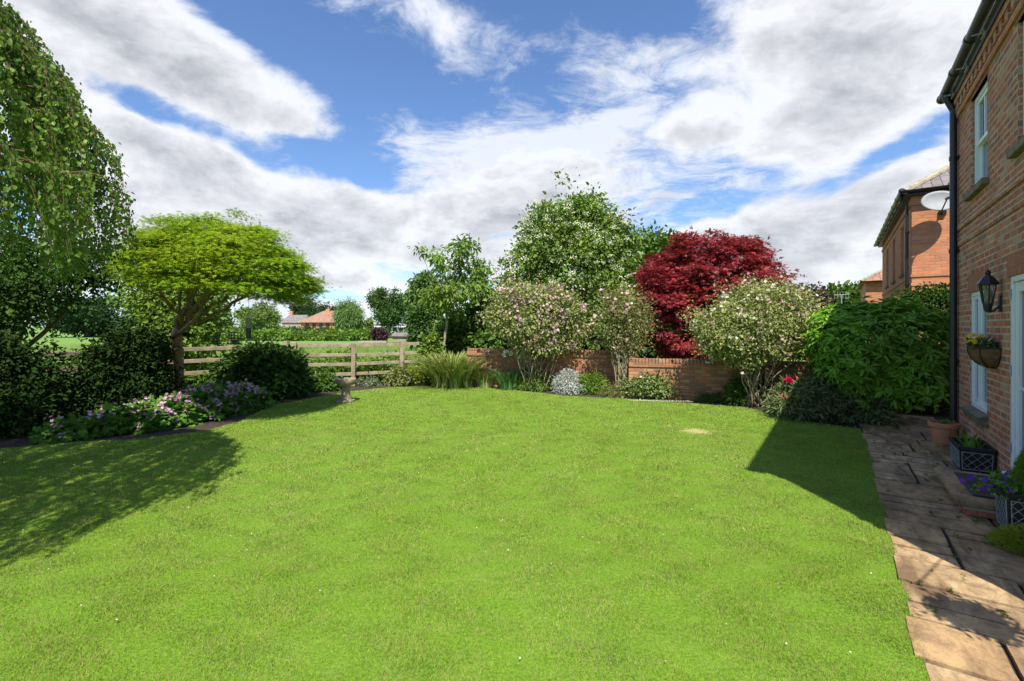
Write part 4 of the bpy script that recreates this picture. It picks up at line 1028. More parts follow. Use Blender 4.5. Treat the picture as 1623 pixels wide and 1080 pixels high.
def red_maple():
    c = at(1120, 500, 13.2); o = tree('purple_japanese_maple', (c[0], c[1]), 'domed dark red Japanese maple behind the brick wall')
    s = 13.2 / F
    def lb(px, py, rx, ry, dy=0): q = at(px, py, 13.2 + dy); return ((q[0] - c[0], q[1] - c[1], q[2]), (rx * s, rx * s * .9, ry * s))
    lobes = [lb(1125, 455, 102, 72), lb(1085, 440, 68, 52, .5), lb(1070, 480, 60, 50, -.4), lb(1160, 420, 55, 42), lb(1190, 455, 42, 42, .2), lb(1120, 405, 62, 36), lb(1080, 535, 58, 32, -.3), lb(1130, 540, 50, 26, .3)]
    t = MB(); t.tube([(0, 0, -.1), (.05, 0, .6), (0, 0, 1.2)], [.14, .11, .1], 8)
    for l in lobes: limb(t, (0, 0, 1.1), np.array(l[0]), .06, .02, .05)
    t.build('trunk', M['bark'], o, smooth=True)
    foliage('crown', lobes, 760, 52, .12, .095, STAR, L['red'], o, shell=.7, lump=.10, flat=.45, up=1.0, out=.6, rnd=.35, droop=.35)
red_maple()

def blossom_tree():
    Y = 16.5; c = at(905, 500, Y); o = tree('white_blossom_tree', (c[0], c[1]), 'tall bushy green tree dotted with creamy white blossom'); s = Y / F
    def lb(px, py, rx, ry, dy=0): q = at(px, py, Y + dy); return ((q[0] - c[0], q[1] - c[1], q[2]), (rx * s, rx * s * .9, ry * s))
    lobes = [lb(900, 430, 88, 80), lb(925, 365, 48, 48), lb(868, 385, 48, 52), lb(965, 425, 48, 62, .4), lb(838, 440, 42, 48), lb(905, 490, 95, 45), lb(950, 335, 20, 22, .1), lb(918, 330, 20, 20), lb(880, 348, 22, 26), lb(812, 470, 22, 30), lb(985, 375, 22, 24)]
    t = MB(); t.tube([(0, 0, -.1), (0, 0, 1.2), (.1, 0, 2.4)], [.18, .14, .1], 8)
    for l in lobes: limb(t, (0, 0, 1.5), np.array(l[0]) + [0, 0, l[1][2] * .5], .07, .012, .03, 8)
    t.build('trunk', M['bark'], o, smooth=True)
    _, C, O = foliage('crown', lobes, 1000, 38, .18, .115, OVATE, L['white_tree'], o, shell=.45, lump=.3, flat=.9, up=.7, out=.5, rnd=.6, ret=True)
    n = 1500; i = rng.choice(len(C), n); P = np.repeat(C[i] + rng.normal(size=(n, 3)) * .12 + O[i] * .24 + [0, -.05, .06], 14, 0); N = len(P); P = P + rng.normal(size=P.shape) * [.06, .06, .03]
    leaves('blossoms', P, rdir(N), np.repeat(O[i], 14, 0) + [0, -.3, .9], .052, DIAM, L['f_cream'], o)
blossom_tree()

def shrub_on_stems(name, base, lobes, label, leaf, stems, fl=None, nfl=0, n=420, k=46, size=.05, cr=.13, group=None, bark='bark_pale', cat='shrub', spread=.16, sr=.014, tpl=OVATE, flat=.8, shell=.5, lump=.26):
    o = empty(name, (base[0], base[1], 0), 0, label, cat, group); b = np.array([base[0], base[1], 0]); lob = [((np.array(l[0]) - b), l[1]) for l in lobes]
    t = MB()
    for i in range(stems):
        l = lob[i % len(lob)]; e = l[0] + rng.normal(size=3) * np.array(l[1]) * .35 + [0, 0, -.1]; s0 = np.array([rng.normal() * spread, rng.normal() * spread * .6, -.03]); limb(t, s0, e, sr * rng.uniform(.8, 1.5), .006, .05, 7, 5, .05)
    t.build('stems', M[bark], o, smooth=True)
    _, C, O = foliage('foliage', lob, n, k, cr, size, tpl, L[leaf], o, shell=shell, lump=lump, flat=flat, up=.7, out=.5, rnd=.7, ret=True)
    if fl:
        for fi, fm in enumerate(fl if isinstance(fl, list) else [fl]):
            i = rng.choice(len(C), nfl); P = np.repeat(C[i] + O[i] * cr * 1.1, 5, 0); N = len(P); P = P + rng.normal(size=P.shape) * cr * .55
            leaves('blossoms' if fi == 0 else 'faded_blossoms', P, rdir(N), np.repeat(O[i], 5, 0) + rdir(N) * .5, .036, FLOWER, L[fm], o)
    return o
def lobpx(Y, *ls):
    s = Y / F; out = []
    for l in ls:
        px, py, rx, ry = l[:4]; dy = l[4] if len(l) > 4 else 0; out.append((at(px, py, Y + dy), (rx * s, rx * s * .85, ry * s)))
    return out
GW = 'weigela shrubs along the brick wall'
b = gp(850, 610); shrub_on_stems('weigela', (.62, 12.1), lobpx(12.1, (845, 505, 62, 40), (815, 490, 38, 30), (880, 495, 42, 33), (850, 475, 45, 22), (860, 540, 45, 22), (805, 515, 25, 20), (895, 525, 26, 26)), 'weigela with pinkest blossom on upright stems, leftmost of the pale shrubs', 'pale', 26, ['f_pink', 'f_mauve'], 220, 460, 46, .06, group=GW)
shrub_on_stems('weigela', (2.75, 11.35), lobpx(11.35, (985, 500, 40, 34), (965, 520, 30, 28), (1005, 515, 22, 30), (990, 480, 26, 20), (1000, 545, 18, 25)), 'sparse olive weigela with bare straw stems beside the dark red maple', 'olive', 34, 'f_pink', 60, 260, 34, .045, group=GW, spread=.12, flat=1.0, shell=.3)
shrub_on_stems('weigela', (5.15, 9.75), lobpx(9.75, (1200, 515, 82, 48), (1150, 530, 42, 32), (1235, 490, 50, 36), (1210, 480, 38, 28), (1255, 530, 34, 32), (1175, 555, 45, 18), (1130, 520, 22, 22)), 'largest weigela, round cream and pink crown right of the red maple', 'pale', 30, ['f_pink', 'f_cream'], 130, 620, 46, .05, group=GW)

def sapling():
    Y = 14.2; c = gp(700, 603); c = at(697, 560, Y); o = tree('young_cherry_tree', (c[0], c[1]), 'slim young tree with open crown standing at the wall end'); s = Y / F
    t = MB(); t.tube([(0, 0, -.1), (.06, 0, .8), (.22, 0, 1.7), (.16, 0, 2.6), (.3, 0, 3.6)], [.055, .05, .04, .03, .012], 8)
    lobes = []
    for (px, py, r, ry) in ((735, 400, 20, 18), (715, 430, 26, 22), (752, 432, 24, 20), (700, 415, 12, 14), (770, 425, 12, 16), (740, 462, 38, 20), (705, 470, 28, 20), (770, 460, 16, 16), (690, 405, 7, 8), (668, 398, 6, 4), (738, 382, 10, 8), (722, 492, 18, 8)):
        q = at(px, py, Y); l = ((q[0] - c[0], rng.normal() * .25, q[2]), (r * s, r * s * .9, ry * s)); lobes.append(l); limb(t, (.18, 0, min(q[2] - .3, 2.4)), np.array(l[0]), .018, .005, .08)
    t.build('trunk', M['bark_pale'], o, smooth=True)
    foliage('crown', lobes, 190, 20, .11, .13, NARROW_C, L['fresh'], o, shell=.35, lump=.2, flat=.8, up=.6, out=.5, rnd=.6, droop=.7)
NARROW_C = _ovate(.42, .1, .2)
sapling()

def mass(name, loc, lobes, leaf, label, cat, n, k, cr, size, tpl=OVATE, group=None, trunk=None, bark='bark', part='foliage', **kw):
    o = empty(name, (loc[0], loc[1], 0), 0, label, cat, group); b = np.array([loc[0], loc[1], 0]); lob = [((np.array(l[0]) - b), l[1]) for l in lobes]
    t = MB(); tr = trunk or .05
    zc = min(l[0][2] for l in lob)
    t.tube([(0, 0, -.1), (0, 0, zc * .5), (0, 0, zc)], [tr, tr * .85, tr * .7], 8)
    for l in lob: limb(t, (0, 0, zc * .6), l[0], tr * .5, tr * .12, .03)
    t.build('trunk' if cat == 'tree' else 'stems', M[bark], o, smooth=True)
    foliage('crown' if cat == 'tree' else part, lob, n, k, cr, size, tpl, L[leaf], o, **kw)
    return o
G1 = 'trees and shrubs behind the brick wall'
# behind the wall, left to right
mass('laurel_bush', (-1.2, 15.2), lobpx(15.2, (745, 525, 32, 34), (775, 510, 32, 30), (720, 535, 22, 22)), 'mid', 'bushy green laurel between the slim young tree and the wall', 'shrub', 300, 40, .16, .13, shell=.5, group=G1)
mass('dark_laurel', (2.0, 14.6), lobpx(14.6, (900, 535, 40, 28), (940, 530, 40, 34), (820, 535, 30, 22), (780, 540, 26, 18)), 'mid', 'dark leafy laurel filling the gap between the weigelas', 'shrub', 380, 40, .16, .13, shell=.4, group=G1)
mass('oak_tree', (5.4, 25.5), lobpx(25.5, (1040, 430, 62, 48), (1010, 440, 40, 46), (1070, 440, 40, 50), (1040, 395, 42, 24), (1000, 410, 26, 30), (1050, 480, 70, 40)), 'mid', 'round green tree peeping out behind the dark red maple', 'tree', 520, 42, .32, .2, group=G1, trunk=.25, shell=.55)
mass('copper_beech', (9.7, 17.5), lobpx(17.5, (1265, 480, 32, 24), (1240, 465, 22, 18), (1290, 478, 18, 18), (1255, 510, 45, 22)), 'purple_tree', 'sparse dark purple tree behind the largest weigela', 'tree', 230, 30, .16, .11, group=G1, trunk=.1, shell=.3)
mass('round_tree', (27.5, 40), lobpx(40, (1330, 478, 26, 18), (1358, 472, 22, 14), (1310, 490, 20, 12), (1345, 500, 45, 18)), 'mid', 'distant green trees crown left of the small far house', 'tree', 240, 36, .45, .35, group=G1, trunk=.3)
mass('far_hedge', (1.5, 18.5), lobpx(18.5, (840, 535, 60, 26), (960, 540, 60, 30), (1040, 545, 50, 26), (1150, 545, 70, 26), (1270, 535, 50, 24)), 'dark', 'dark evergreen hedge closing the view behind the brick wall', 'hedge', 520, 36, .25, .17)

def shed():
    q = at(1322, 490, 15.5); o = empty('garden_shed', (q[0], q[1], 0), RZ * .2, 'small outbuilding whose red tiled roof shows over the shrubs', 'shed')
    m = MB(); m.box((-.5, -.6, 0), (.5, .6, 1.9)); m.build('wall', M['brick_far'], o)
    m = MB(); m.add([(-.6, -.7, 1.9), (.6, -.7, 1.9), (.3, 0, 2.27), (-.3, 0, 2.27), (-.6, .7, 1.9), (.6, .7, 1.9)], [(0, 1, 2, 3), (5, 4, 3, 2), (0, 3, 4), (1, 5, 2), (0, 4, 5, 1)]); m.build('roof', M['tile'], o)
    q = at(1334, 490, 30); o = empty('television_aerial', (q[0], q[1], 0), 0, 'thin television aerial standing up against the distant green tree', 'aerial')
    z = at(1334, 468, 30)[2]; m = MB(); m.tube([(0, 0, 0), (0, 0, z)], .03, 5); m.build('mast', M['silver'], o); m = MB(); m.tube([(-.5, 0, z), (.5, 0, z + .05)], .02, 5)
    for k in range(6): x = -.45 + k * .18; m.tube([(x, 0, z - .22), (x, 0, z + .22)], .012, 4)
    m.build('antenna', M['silver'], o)
shed()

# big glossy shrub at the house corner, in whorls of long leaves
def glossy_shrub():
    Y = 8.3; loc = (6.35, 8.2); o = empty('rhododendron', (loc[0], loc[1], 0), 0, 'big glossy green shrub with long leaves filling the corner by the downpipe', 'shrub'); b = np.array([loc[0], loc[1], 0])
    lob = [(np.array(q) - b, r) for q, r in lobpx(Y, (1385, 555, 98, 72), (1340, 540, 58, 52, .1), (1440, 550, 62, 72, -.3), (1395, 505, 60, 30, .2), (1335, 505, 38, 24, .3), (1350, 590, 55, 42, -.1), (1440, 600, 55, 42, -.5), (1420, 495, 30, 20, .4))]
    t = MB()
    for i in range(22):
        l = lob[i % len(lob)]; limb(t, (rng.normal() * .25, rng.normal() * .2, -.03), l[0] * [.85, .85, .8] + rng.normal(size=3) * .08, .03, .008, .05)
    t.build('stems', M['bark'], o, smooth=True)
    C, O = clumps(lob, 1250, .66, .10); k = 9; P = np.repeat(C, k, 0); ax = unit(O * .7 + [0, 0, .55]); A = np.repeat(ax, k, 0); N = len(P)
    r = rdir(N); r = unit(r - A * (r * A).sum(1, keepdims=True)); d = unit(r * .85 + A * .38 + rng.normal(size=(N, 3)) * .12 + [0, 0, -.15])
    leaves('foliage', P + r * .012, d, A + rng.normal(size=(N, 3)) * .2, rng.uniform(.10, .17, N), _ovate(.30, .1, .22), L['laurel'], o)
glossy_shrub()
mass('laurel_hedge', (8.9, 9.6), [((7.7, 9.6, .75), (.5, .4, .8)), ((7.0, 9.7, .7), (.5, .3, .7)), ((8.4, 9.0, .6), (.6, .4, .7)), ((8.2, 9.5, 1.35), (.45, .45, 1.05)), ((8.8, 9.3, 1.4), (.55, .5, 1.05)), ((9.5, 9.0, 1.4), (.6, .5, 1.05)), ((8.5, 9.4, 2.0), (.5, .45, .42)), ((9.2, 9.1, 2.0), (.6, .45, .42))], 'dark', 'tall clipped dark hedge below the satellite dish', 'hedge', 1100, 34, .10, .055, shell=.75, lump=.04)
# low grey-green shrub in front of it
def buddleia():
    c = gp(1335, 668); o = empty('grey_leaved_shrub', (c[0], c[1], 0), 0, 'low sprawling grey green shrub at the corner of lawn and path', 'shrub')
    lob = [((-.35, .1, .32), (.5, .4, .36)), ((.3, -.1, .22), (.5, .35, .26)), ((0, .3, .45), (.6, .4, .38)), ((-.75, .2, .2), (.3, .3, .25))]; t = MB()
    for i in range(26): l = lob[i % 4]; limb(t, (rng.normal() * .1, .1, 0), np.array(l[0]) + rdir(1)[0] * l[1] * .95, .008, .003, .1)
    t.build('stems', M['bark_pale'], o)
    foliage('foliage', lob, 330, 22, .07, .085, LANCE2, L['grey'], o, shell=.45, lump=.2, flat=.8, up=.5, out=.5, rnd=.6)
LANCE2 = _ovate(.26, .1, .2)
buddleia()

def peony():
    c = gp(1246, 657); o = empty('pink_peony', (c[0], c[1], 0), 0, 'peony with two deep pink blooms at the wall foot', 'flowering plant')
    Y = c[1]; t = MB(); heads = [at(1250, 604, Y - .2) - [c[0], c[1], 0], at(1242, 632, Y - .3) - [c[0], c[1], 0]]
    for hd in heads: limb(t, (0, 0, 0), hd, .006, .004, .1)
    t.build('stems', L['geranium'], o)
    lob = [((0, 0, .28), (.28, .25, .28)), ((.1, 0, .12), (.35, .25, .15)), ((-.02, 0, .5), (.12, .12, .14))]; foliage('foliage', lob, 90, 14, .07, .085, LANCE2, L['grey'], o, shell=.3, flat=.8)
    for hd in heads:
        n = 70; dd = rdir(n); dd[:, 2] = np.abs(dd[:, 2]) - .25; leaves('bloom', hd + dd * .018, dd, rdir(n), .07, BROAD_B, L['f_rose'], o)
    # fallen pale blossom beside it
peony()

# border plants along the wall
def strap_clump(name, base, h, w, n, leaf, label, cat='plant', wid=.022, curve=.9, group=None):
    o = empty(name, (base[0], base[1], 0), 0, label, cat, group); V = []; Q = []
    seg = 6
    a = rng.uniform(0, 2 * np.pi, n); r = w * .30 * np.sqrt(rng.random(n)); hh = h * rng.uniform(.6, 1.1, n); bend = w * .5 * rng.uniform(.2, 1.1, n) * curve
    s = np.linspace(0, 1, seg + 1)
    x = r[:, None] + bend[:, None] * s[None] ** 2 * 1.1; z = hh[:, None] * (s[None] * 1.25 - .42 * curve * s[None] ** 3)
    px_ = np.cos(a)[:, None] * x; py_ = np.sin(a)[:, None] * x
    ww = wid * (1 - s ** 2.2)[None] * rng.uniform(.7, 1.2, n)[:, None] / 2
    tw = a + rng.normal(size=n) * .8; sx, sy = -np.sin(tw)[:, None] * ww, np.cos(tw)[:, None] * ww
    A = np.stack([px_ - sx, py_ - sy, z], -1); B = np.stack([px_ + sx, py_ + sy, z], -1); V = np.stack([A, B], 2).reshape(n, -1, 3)
    q = np.array([(2 * i, 2 * i + 1, 2 * i + 3, 2 * i + 2) for i in range(seg)]); idx = (q[None] + (np.arange(n) * 2 * (seg + 1))[:, None, None]).reshape(-1, 4)
    link('leaves', raw_mesh('leaves', V.reshape(-1, 3), idx), L[leaf], o); return o
strap_clump('daylily_clump', (-1.62, 13.0), 1.12, 2.0, 1100, 'strap', 'broad tussock of arching straw green leaves at the wall end', wid=.034, curve=1.15)
strap_clump('daylily_clump', (-.75, 12.75), .55, .7, 260, 'strap', 'smaller tuft of arching leaves between the big tussock and irises', wid=.025)
ir = strap_clump('iris_clump', (-.05, 12.35), .62, 1.0, 190, 'iris', 'blue green sword leaved iris clump with pale grey flowers', wid=.034, curve=.8)
def iris_flowers():
    t = MB(); P = []
    for (x, z) in ((-.1, 1.0), (.02, .95), (.33, .93), (.28, .86), (-.16, .9)):
        t.tube([(x * .4, 0, 0), (x * .8, -.03, z * .6), (x, -.05, z)], .007, 5); P.append((x, -.05, z))
    t.build('flower_stems', L['iris'], ir)
    P = np.repeat(np.array(P), 9, 0); leaves('blossoms', P, rdir(len(P)), rdir(len(P)), .085, BROAD_B, L['f_white'], ir)
iris_flowers()
def mound(name, c, rx, ry, h, leaf, label, n, k=20, size=.05, tpl=LANCE2, cr=.06, fl=None, nfl=0, fsize=.025, cat='plant', group=None, ftpl=FLOWER, fname='blossoms', up=.6):
    o = empty(name, (c[0], c[1], 0), 0, label, cat, group)
    t = MB()
    for i in range(14): d = rdir(1)[0]; d[2] = abs(d[2]); limb(t, (0, 0, -.02), d * np.array([rx, ry, h]) * .85, .006, .002, .1)
    t.build('stems', M['bark_pale'], o)
    _, C, O = foliage('foliage', [((0, 0, h * .25), (rx, ry, h * .75))], n, k, cr, size, tpl, L[leaf], o, shell=.55, lump=.12, flat=.8, up=up, out=.6, rnd=.5, keep=lambda p: p[:, 2] > .02, ret=True)
    if fl:
        i = rng.choice(len(C), nfl); P = C[i] + O[i] * cr * 1.2 + [0, 0, .02]; leaves(fname, P, rdir(nfl), O[i] + [0, -.2, .7], fsize, ftpl, L[fl], o)
    return o
mound('lavender_bush', gp(845, 617), .46, .33, .48, 'fresh', 'soft green lavender mound in front of the leftmost weigela', 240, 24, .07, LANCE2)
mound('silver_bush', gp(902, 622), .34, .3, .52, 'silver', 'silvery white leaved bush in front of the brick wall', 240, 24, .045, LANCE2)
mound('lavender_bush', gp(938, 622), .42, .32, .42, 'fresh', 'soft green lavender mound just right of the silver bush', 260, 24, .07, LANCE2)
mound('sedum_tuft', gp(968, 628), .25, .2, .25, 'olive', 'small olive tuft at the lawn edge left of the rock rose', 90, 16, .04, LANCE2)
mound('rock_rose', gp(1037, 628), .72, .45, .66, 'rockrose', 'low pale green rock rose dotted with white flowers', 520, 24, .05, OVATE, fl='f_white', nfl=46, fsize=.035)
mound('wallflower_tuft', gp(1184, 640), .40, .28, .62, 'mid', 'green tuft at the foot of the largest weigela stems', 160, 20, .055, OVATE)
mound('periwinkle_patch', gp(1130, 636), .4, .12, .14, 'mid', 'thin low green patch along the wall foot', 70, 14, .035, OVATE)
mound('honeysuckle', at(683, 560, 14.0) * [1, 1, 0], .35, .3, 1.45, 'fresh', 'honeysuckle with yellow flowers climbing the last fence post', 150, 22, .08, OVATE, fl='f_yellow', nfl=90, fsize=.06, ftpl=OVATE)
mound('spotted_laurel', gp(634, 610), .34, .28, .42, 'olive', 'grey green bushy plant under the middle fence post', 130, 20, .06, OVATE)
mound('golden_marjoram', gp(658, 608), .26, .22, .48, 'lime', 'yellow green plant between fence post and honeysuckle', 90, 16, .05, OVATE)
mound('catmint', gp(583, 611), .28, .2, .14, 'grey', 'low catmint with lilac flowers right of the bird bath', 60, 16, .04, OVATE, fl='f_lilac', nfl=70, fsize=.02)
mound('catmint', gp(533, 614), .26, .2, .16, 'grey', 'low catmint with lilac flowers left of the bird bath', 60, 16, .04, OVATE, fl='f_lilac', nfl=50, fsize=.02)
mound('hellebore', gp(512, 618), .35, .28, .34, 'mid', 'leafy green plant beside the dark hydrangea', 120, 18, .08, OVATE)
mound('hydrangea', gp(415, 628), .98, .75, 1.15, 'dark', 'dark green broad leaved hydrangea bush right of the golden maple', 620, 20, .11, .12 and OVATE, cr=.09, cat='shrub')

# cranesbill bed under the maple
def geraniums():
    o = empty('cranesbill_bed', tuple(gp(290, 665)[:2]) + (0,), 0, 'sprawling cranesbill geraniums with mauve flowers edging the lawn under the tree', 'flower bed'); b = np.array([*gp(290, 665)[:2], 0])
    pts = [(100, 694, .28, .16), (150, 688, .35, .2), (185, 682, .42, .30), (225, 678, .45, .34), (265, 672, .5, .36), (300, 664, .5, .40), (335, 656, .5, .44), (365, 650, .45, .42), (390, 648, .35, .36), (250, 655, .5, .36), (300, 645, .5, .34), (350, 640, .45, .36)]
    lob = [(gp(x, y) - b + [0, 0, h * .25], (r, r * .8, h * .75)) for x, y, r, h in pts]
    _, C, O = foliage('foliage', lob, 1100, 13, .075, .085, _star(5, .5, 80), L['geranium'], o, shell=.6, lump=.1, flat=.6, up=1.0, out=.4, rnd=.35, keep=lambda p: p[:, 2] > .02, ret=True)
    w = ((C[:, 0] > -1.6) * 1.0 + (C[:, 0] > .0) * 4.0 + .15); w /= w.sum(); i = rng.choice(len(C), 900, p=w); P = np.repeat(C[i] + O[i] * .05 + [0, 0, .07], 3, 0); P = P + rng.normal(size=P.shape) * .03
    leaves('blossoms', P, rdir(len(P)), np.repeat(O[i], 3, 0) + [0, -.3, .8], .027, FLOWER, L['f_mauve'], o)
geraniums()
# dark shrubs on the left in the birch's shade
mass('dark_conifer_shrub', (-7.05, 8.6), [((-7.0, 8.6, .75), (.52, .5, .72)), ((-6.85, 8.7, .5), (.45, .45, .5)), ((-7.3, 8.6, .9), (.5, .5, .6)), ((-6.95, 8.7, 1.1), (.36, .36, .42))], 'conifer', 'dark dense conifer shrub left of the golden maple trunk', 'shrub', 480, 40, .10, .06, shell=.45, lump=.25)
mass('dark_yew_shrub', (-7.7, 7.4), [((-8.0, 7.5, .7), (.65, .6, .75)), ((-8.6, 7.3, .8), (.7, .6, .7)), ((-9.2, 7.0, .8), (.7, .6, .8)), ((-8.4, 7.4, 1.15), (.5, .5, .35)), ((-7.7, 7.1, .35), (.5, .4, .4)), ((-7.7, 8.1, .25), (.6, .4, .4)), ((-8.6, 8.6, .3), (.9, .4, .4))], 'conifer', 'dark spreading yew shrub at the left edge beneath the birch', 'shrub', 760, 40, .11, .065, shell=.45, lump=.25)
mass('ivy_thicket', (-10.3, 9.6), [((-9.6, 9.4, 2.55), (.95, .9, .85)), ((-10.6, 9.2, 2.6), (1.2, 1, 1.2)), ((-10.9, 9.0, 1.4), (.8, 1, 1.0)), ((-8.7, 9.9, 2.9), (.5, .5, .5)), ((-11.6, 8.8, 1.8), (1.2, 1, 1.5))], 'dark', 'dark leafy tree with black gaps standing behind the weeping birch', 'tree', 850, 40, .16, .075, trunk=.12, shell=.4, lump=.25)
mass('elder_tree', (-9.3, 13), [((-9.2, 13, 2.0), (.9, .8, .7)), ((-8.6, 12.8, 2.6), (.7, .7, .7)), ((-9.9, 13, 2.6), (.9, .7, .8)), ((-8.6, 12.7, 1.4), (1.0, .6, .5)), ((-9.0, 13.2, 3.2), (.7, .6, .6))], 'fresh', 'light green small tree beyond the fence between birch and maple', 'tree', 420, 26, .18, .10, trunk=.06, bark='bark_pale', shell=.35, lump=.2)
mass('hazel_bush', (-9.6, 13.4), [((-9.7, 13.3, 1.6), (.7, .6, .8)), ((-9.2, 13.5, 1.3), (.5, .5, .5)), ((-9.9, 13.2, 2.1), (.6, .5, .7))], 'mid', 'dark green bush beyond the fence behind the maple limbs', 'shrub', 200, 26, .16, .11, shell=.4)

# rank growth outside the fence
def field_edge():
    lob = []
    for x in np.arange(-12, -1.2, .55):
        y = 15.2 + .9 * math.sin(x * 1.7) + (-.0 if x > -6 else (x + 6) * .55); lob.append(((x, y, .22), (.5, .6, .42 + .12 * math.sin(x * 3.1))))
    for x in np.arange(-6.2, -2, .5): lob.append(((x, 14.05 + (x + 4) * .22, .15), (.35, .25, .42)))
    o = foliage('undergrowth', lob, 1500, 22, .13, .10, OVATE, L['fresh'], None, shell=.2, flat=.9, up=.7, keep=lambda p: p[:, 2] > 0)
    tag(o, 'rank green nettles and weeds growing outside the timber fence', 'undergrowth', kind='stuff')
    n = 60000; Y = 14.5 + 18 * rng.random(n) ** 1.6; X = rng.uniform(-1.15, .1, n) * Y; k = X < -.25 * Y + 1.8; X, Y = X[k], Y[k]; n = len(X)
    h = rng.uniform(.25, .6, n) * (1 + .3 * np.sin(X * 1.3)); P = np.c_[X, Y, np.full(n, -.04)]
    a = rdir(n); V = np.stack([P - np.c_[.012 * Y / 14, 0 * Y, 0 * Y], P + np.c_[.012 * Y / 14, 0 * Y, 0 * Y], P + np.c_[a[:, 0] * .2, a[:, 1] * .2, h]], 1).reshape(-1, 3)
    o = link('meadow_grass', raw_mesh('meadow_grass', V, np.arange(3 * n).reshape(-1, 3), tri=True), M['meadow'])
    tag(o, 'long pale green meadow grass in the field beyond the fence', 'meadow grass', kind='stuff')
M['meadow'] = grassmat('meadow_blade', [(.13, .26, .04), (.20, .33, .07), (.27, .38, .12), (.16, .29, .06)])
field_edge()

# ------------------------------------------------------------------ across the field
def far_tree(Y, px, ytop, ybase, halfw, leaf, label, name='far_tree', n=320, k=26, lobesn=7, trunk=True, weep=False, cat='tree'):
    s = Y / F; c = at(px, HY, Y); zt = at(px, ytop, Y)[2]; zb = max(0.3, at(px, ybase, Y)[2]); hw = halfw * s; hh = (zt - zb) / 2; zc = (zt + zb) / 2
    lob = [(np.array([c[0], Y, zc]), (hw * .72, hw * .7, hh * .85))]
    for i in range(lobesn):
        a = i * 2.4 + px; f = math.sin(i * 1.7 + px); lob.append((np.array([c[0] + math.cos(a) * hw * .55, Y + math.sin(a) * hw * .5, zc + hh * .55 * f]), (hw * .42, hw * .42, hh * .42)))
    o = mass(name, (c[0], Y), lob, leaf, label, cat, n, k, .085 * hw + .1, .05 * hw + .16, tpl=LANCE2 if weep else OVATE, group='trees across the field', trunk=max(.06, hw * .09), shell=.45, lump=.16, droop=1.5 if weep else .2, flat=1.7 if weep else .8)
    return o
far_tree(140, 482, 478, 520, 21, 'far_dark', 'dark airy tree left of the red roofed bungalow, beyond the field', 'ash_tree')
far_tree(170, 520, 482, 520, 26, 'far_dark', 'dark wide tree right behind the red tiled roof', 'far_tree')
far_tree(130, 424, 480, 530, 22, 'far_light', 'pale yellow green tree beyond the field under the maple limbs', 'lime_tree')
far_tree(120, 396, 488, 532, 20, 'far_light', 'yellow green tree beyond the field behind the bird feeders', 'lime_tree')
far_tree(70, 335, 478, 532, 30, 'far', 'mid green tree far behind the golden maple trunk', 'far_tree')
far_tree(80, 250, 470, 532, 40, 'far', 'broad far tree behind the small light green tree', 'far_tree')
far_tree(75, 140, 470, 532, 60, 'far_dark', 'dark far tree behind the weeping birch', 'far_tree')
far_tree(58, 555, 478, 537, 24, 'willow', 'round weeping willow standing in the field hedge', 'weeping_willow', n=520, k=30, weep=True)
far_tree(100, 616, 456, 520, 31, 'far', 'large dense round oak above the white bungalow', 'far_oak', n=420)
far_tree(62, 586, 505, 535, 6, 'far_light', 'pale blossoming small tree right of the willow', 'hawthorn_tree', n=160)
far_tree(48, 602, 524, 541, 11, 'purple_tree', 'dark purple bush in front of the white bungalow', 'purple_bush', n=120, cat='shrub')
far_tree(30, 672, 430, 540, 24, 'willow', 'tall loose leafed birch at the right end of the field', 'silver_birch', n=560, k=30)
far_tree(28, 664, 490, 545, 13, 'far', 'bushy tree at the field end just left of the slim young tree', 'hawthorn_tree', n=320)
far_tree(34, 722, 505, 540, 18, 'mid', 'leafy tree behind the slim young tree', 'sycamore_tree', n=320)
far_tree(150, 655, 492, 525, 20, 'far_dark', 'dark tree low behind the white bungalow', 'far_tree', n=160)

def hedge_row(Y, x0, x1, h, leaf, label, name='field_hedge', d=1.2):
    a, b = at(x0, HY, Y), at(x1, HY, Y); lob = []; x = a[0]
    while x < b[0]: lob.append(((x, Y + .5 * math.sin(x), h * .45), (1.6, d, h * .58 * (1 + .06 * math.sin(x * 1.3))))); x += 1.6
    o = foliage(name, lob, int(26 * len(lob)), 20, .28, .3, OVATE, L[leaf], None, shell=.6, lump=.05, flat=.6, keep=lambda p: p[:, 2] > 0)
    tag(o, label, 'hedge')
hedge_row(56, 250, 590, 1.05, 'fresh', 'long light green clipped hedge across the field')
hedge_row(78, 250, 600, 1.35, 'far_dark', 'dark clipped hedge in front of the red roofed bungalow')
hedge_row(70, 586, 700, .65, 'mid', 'low green hedge below the white bungalow')

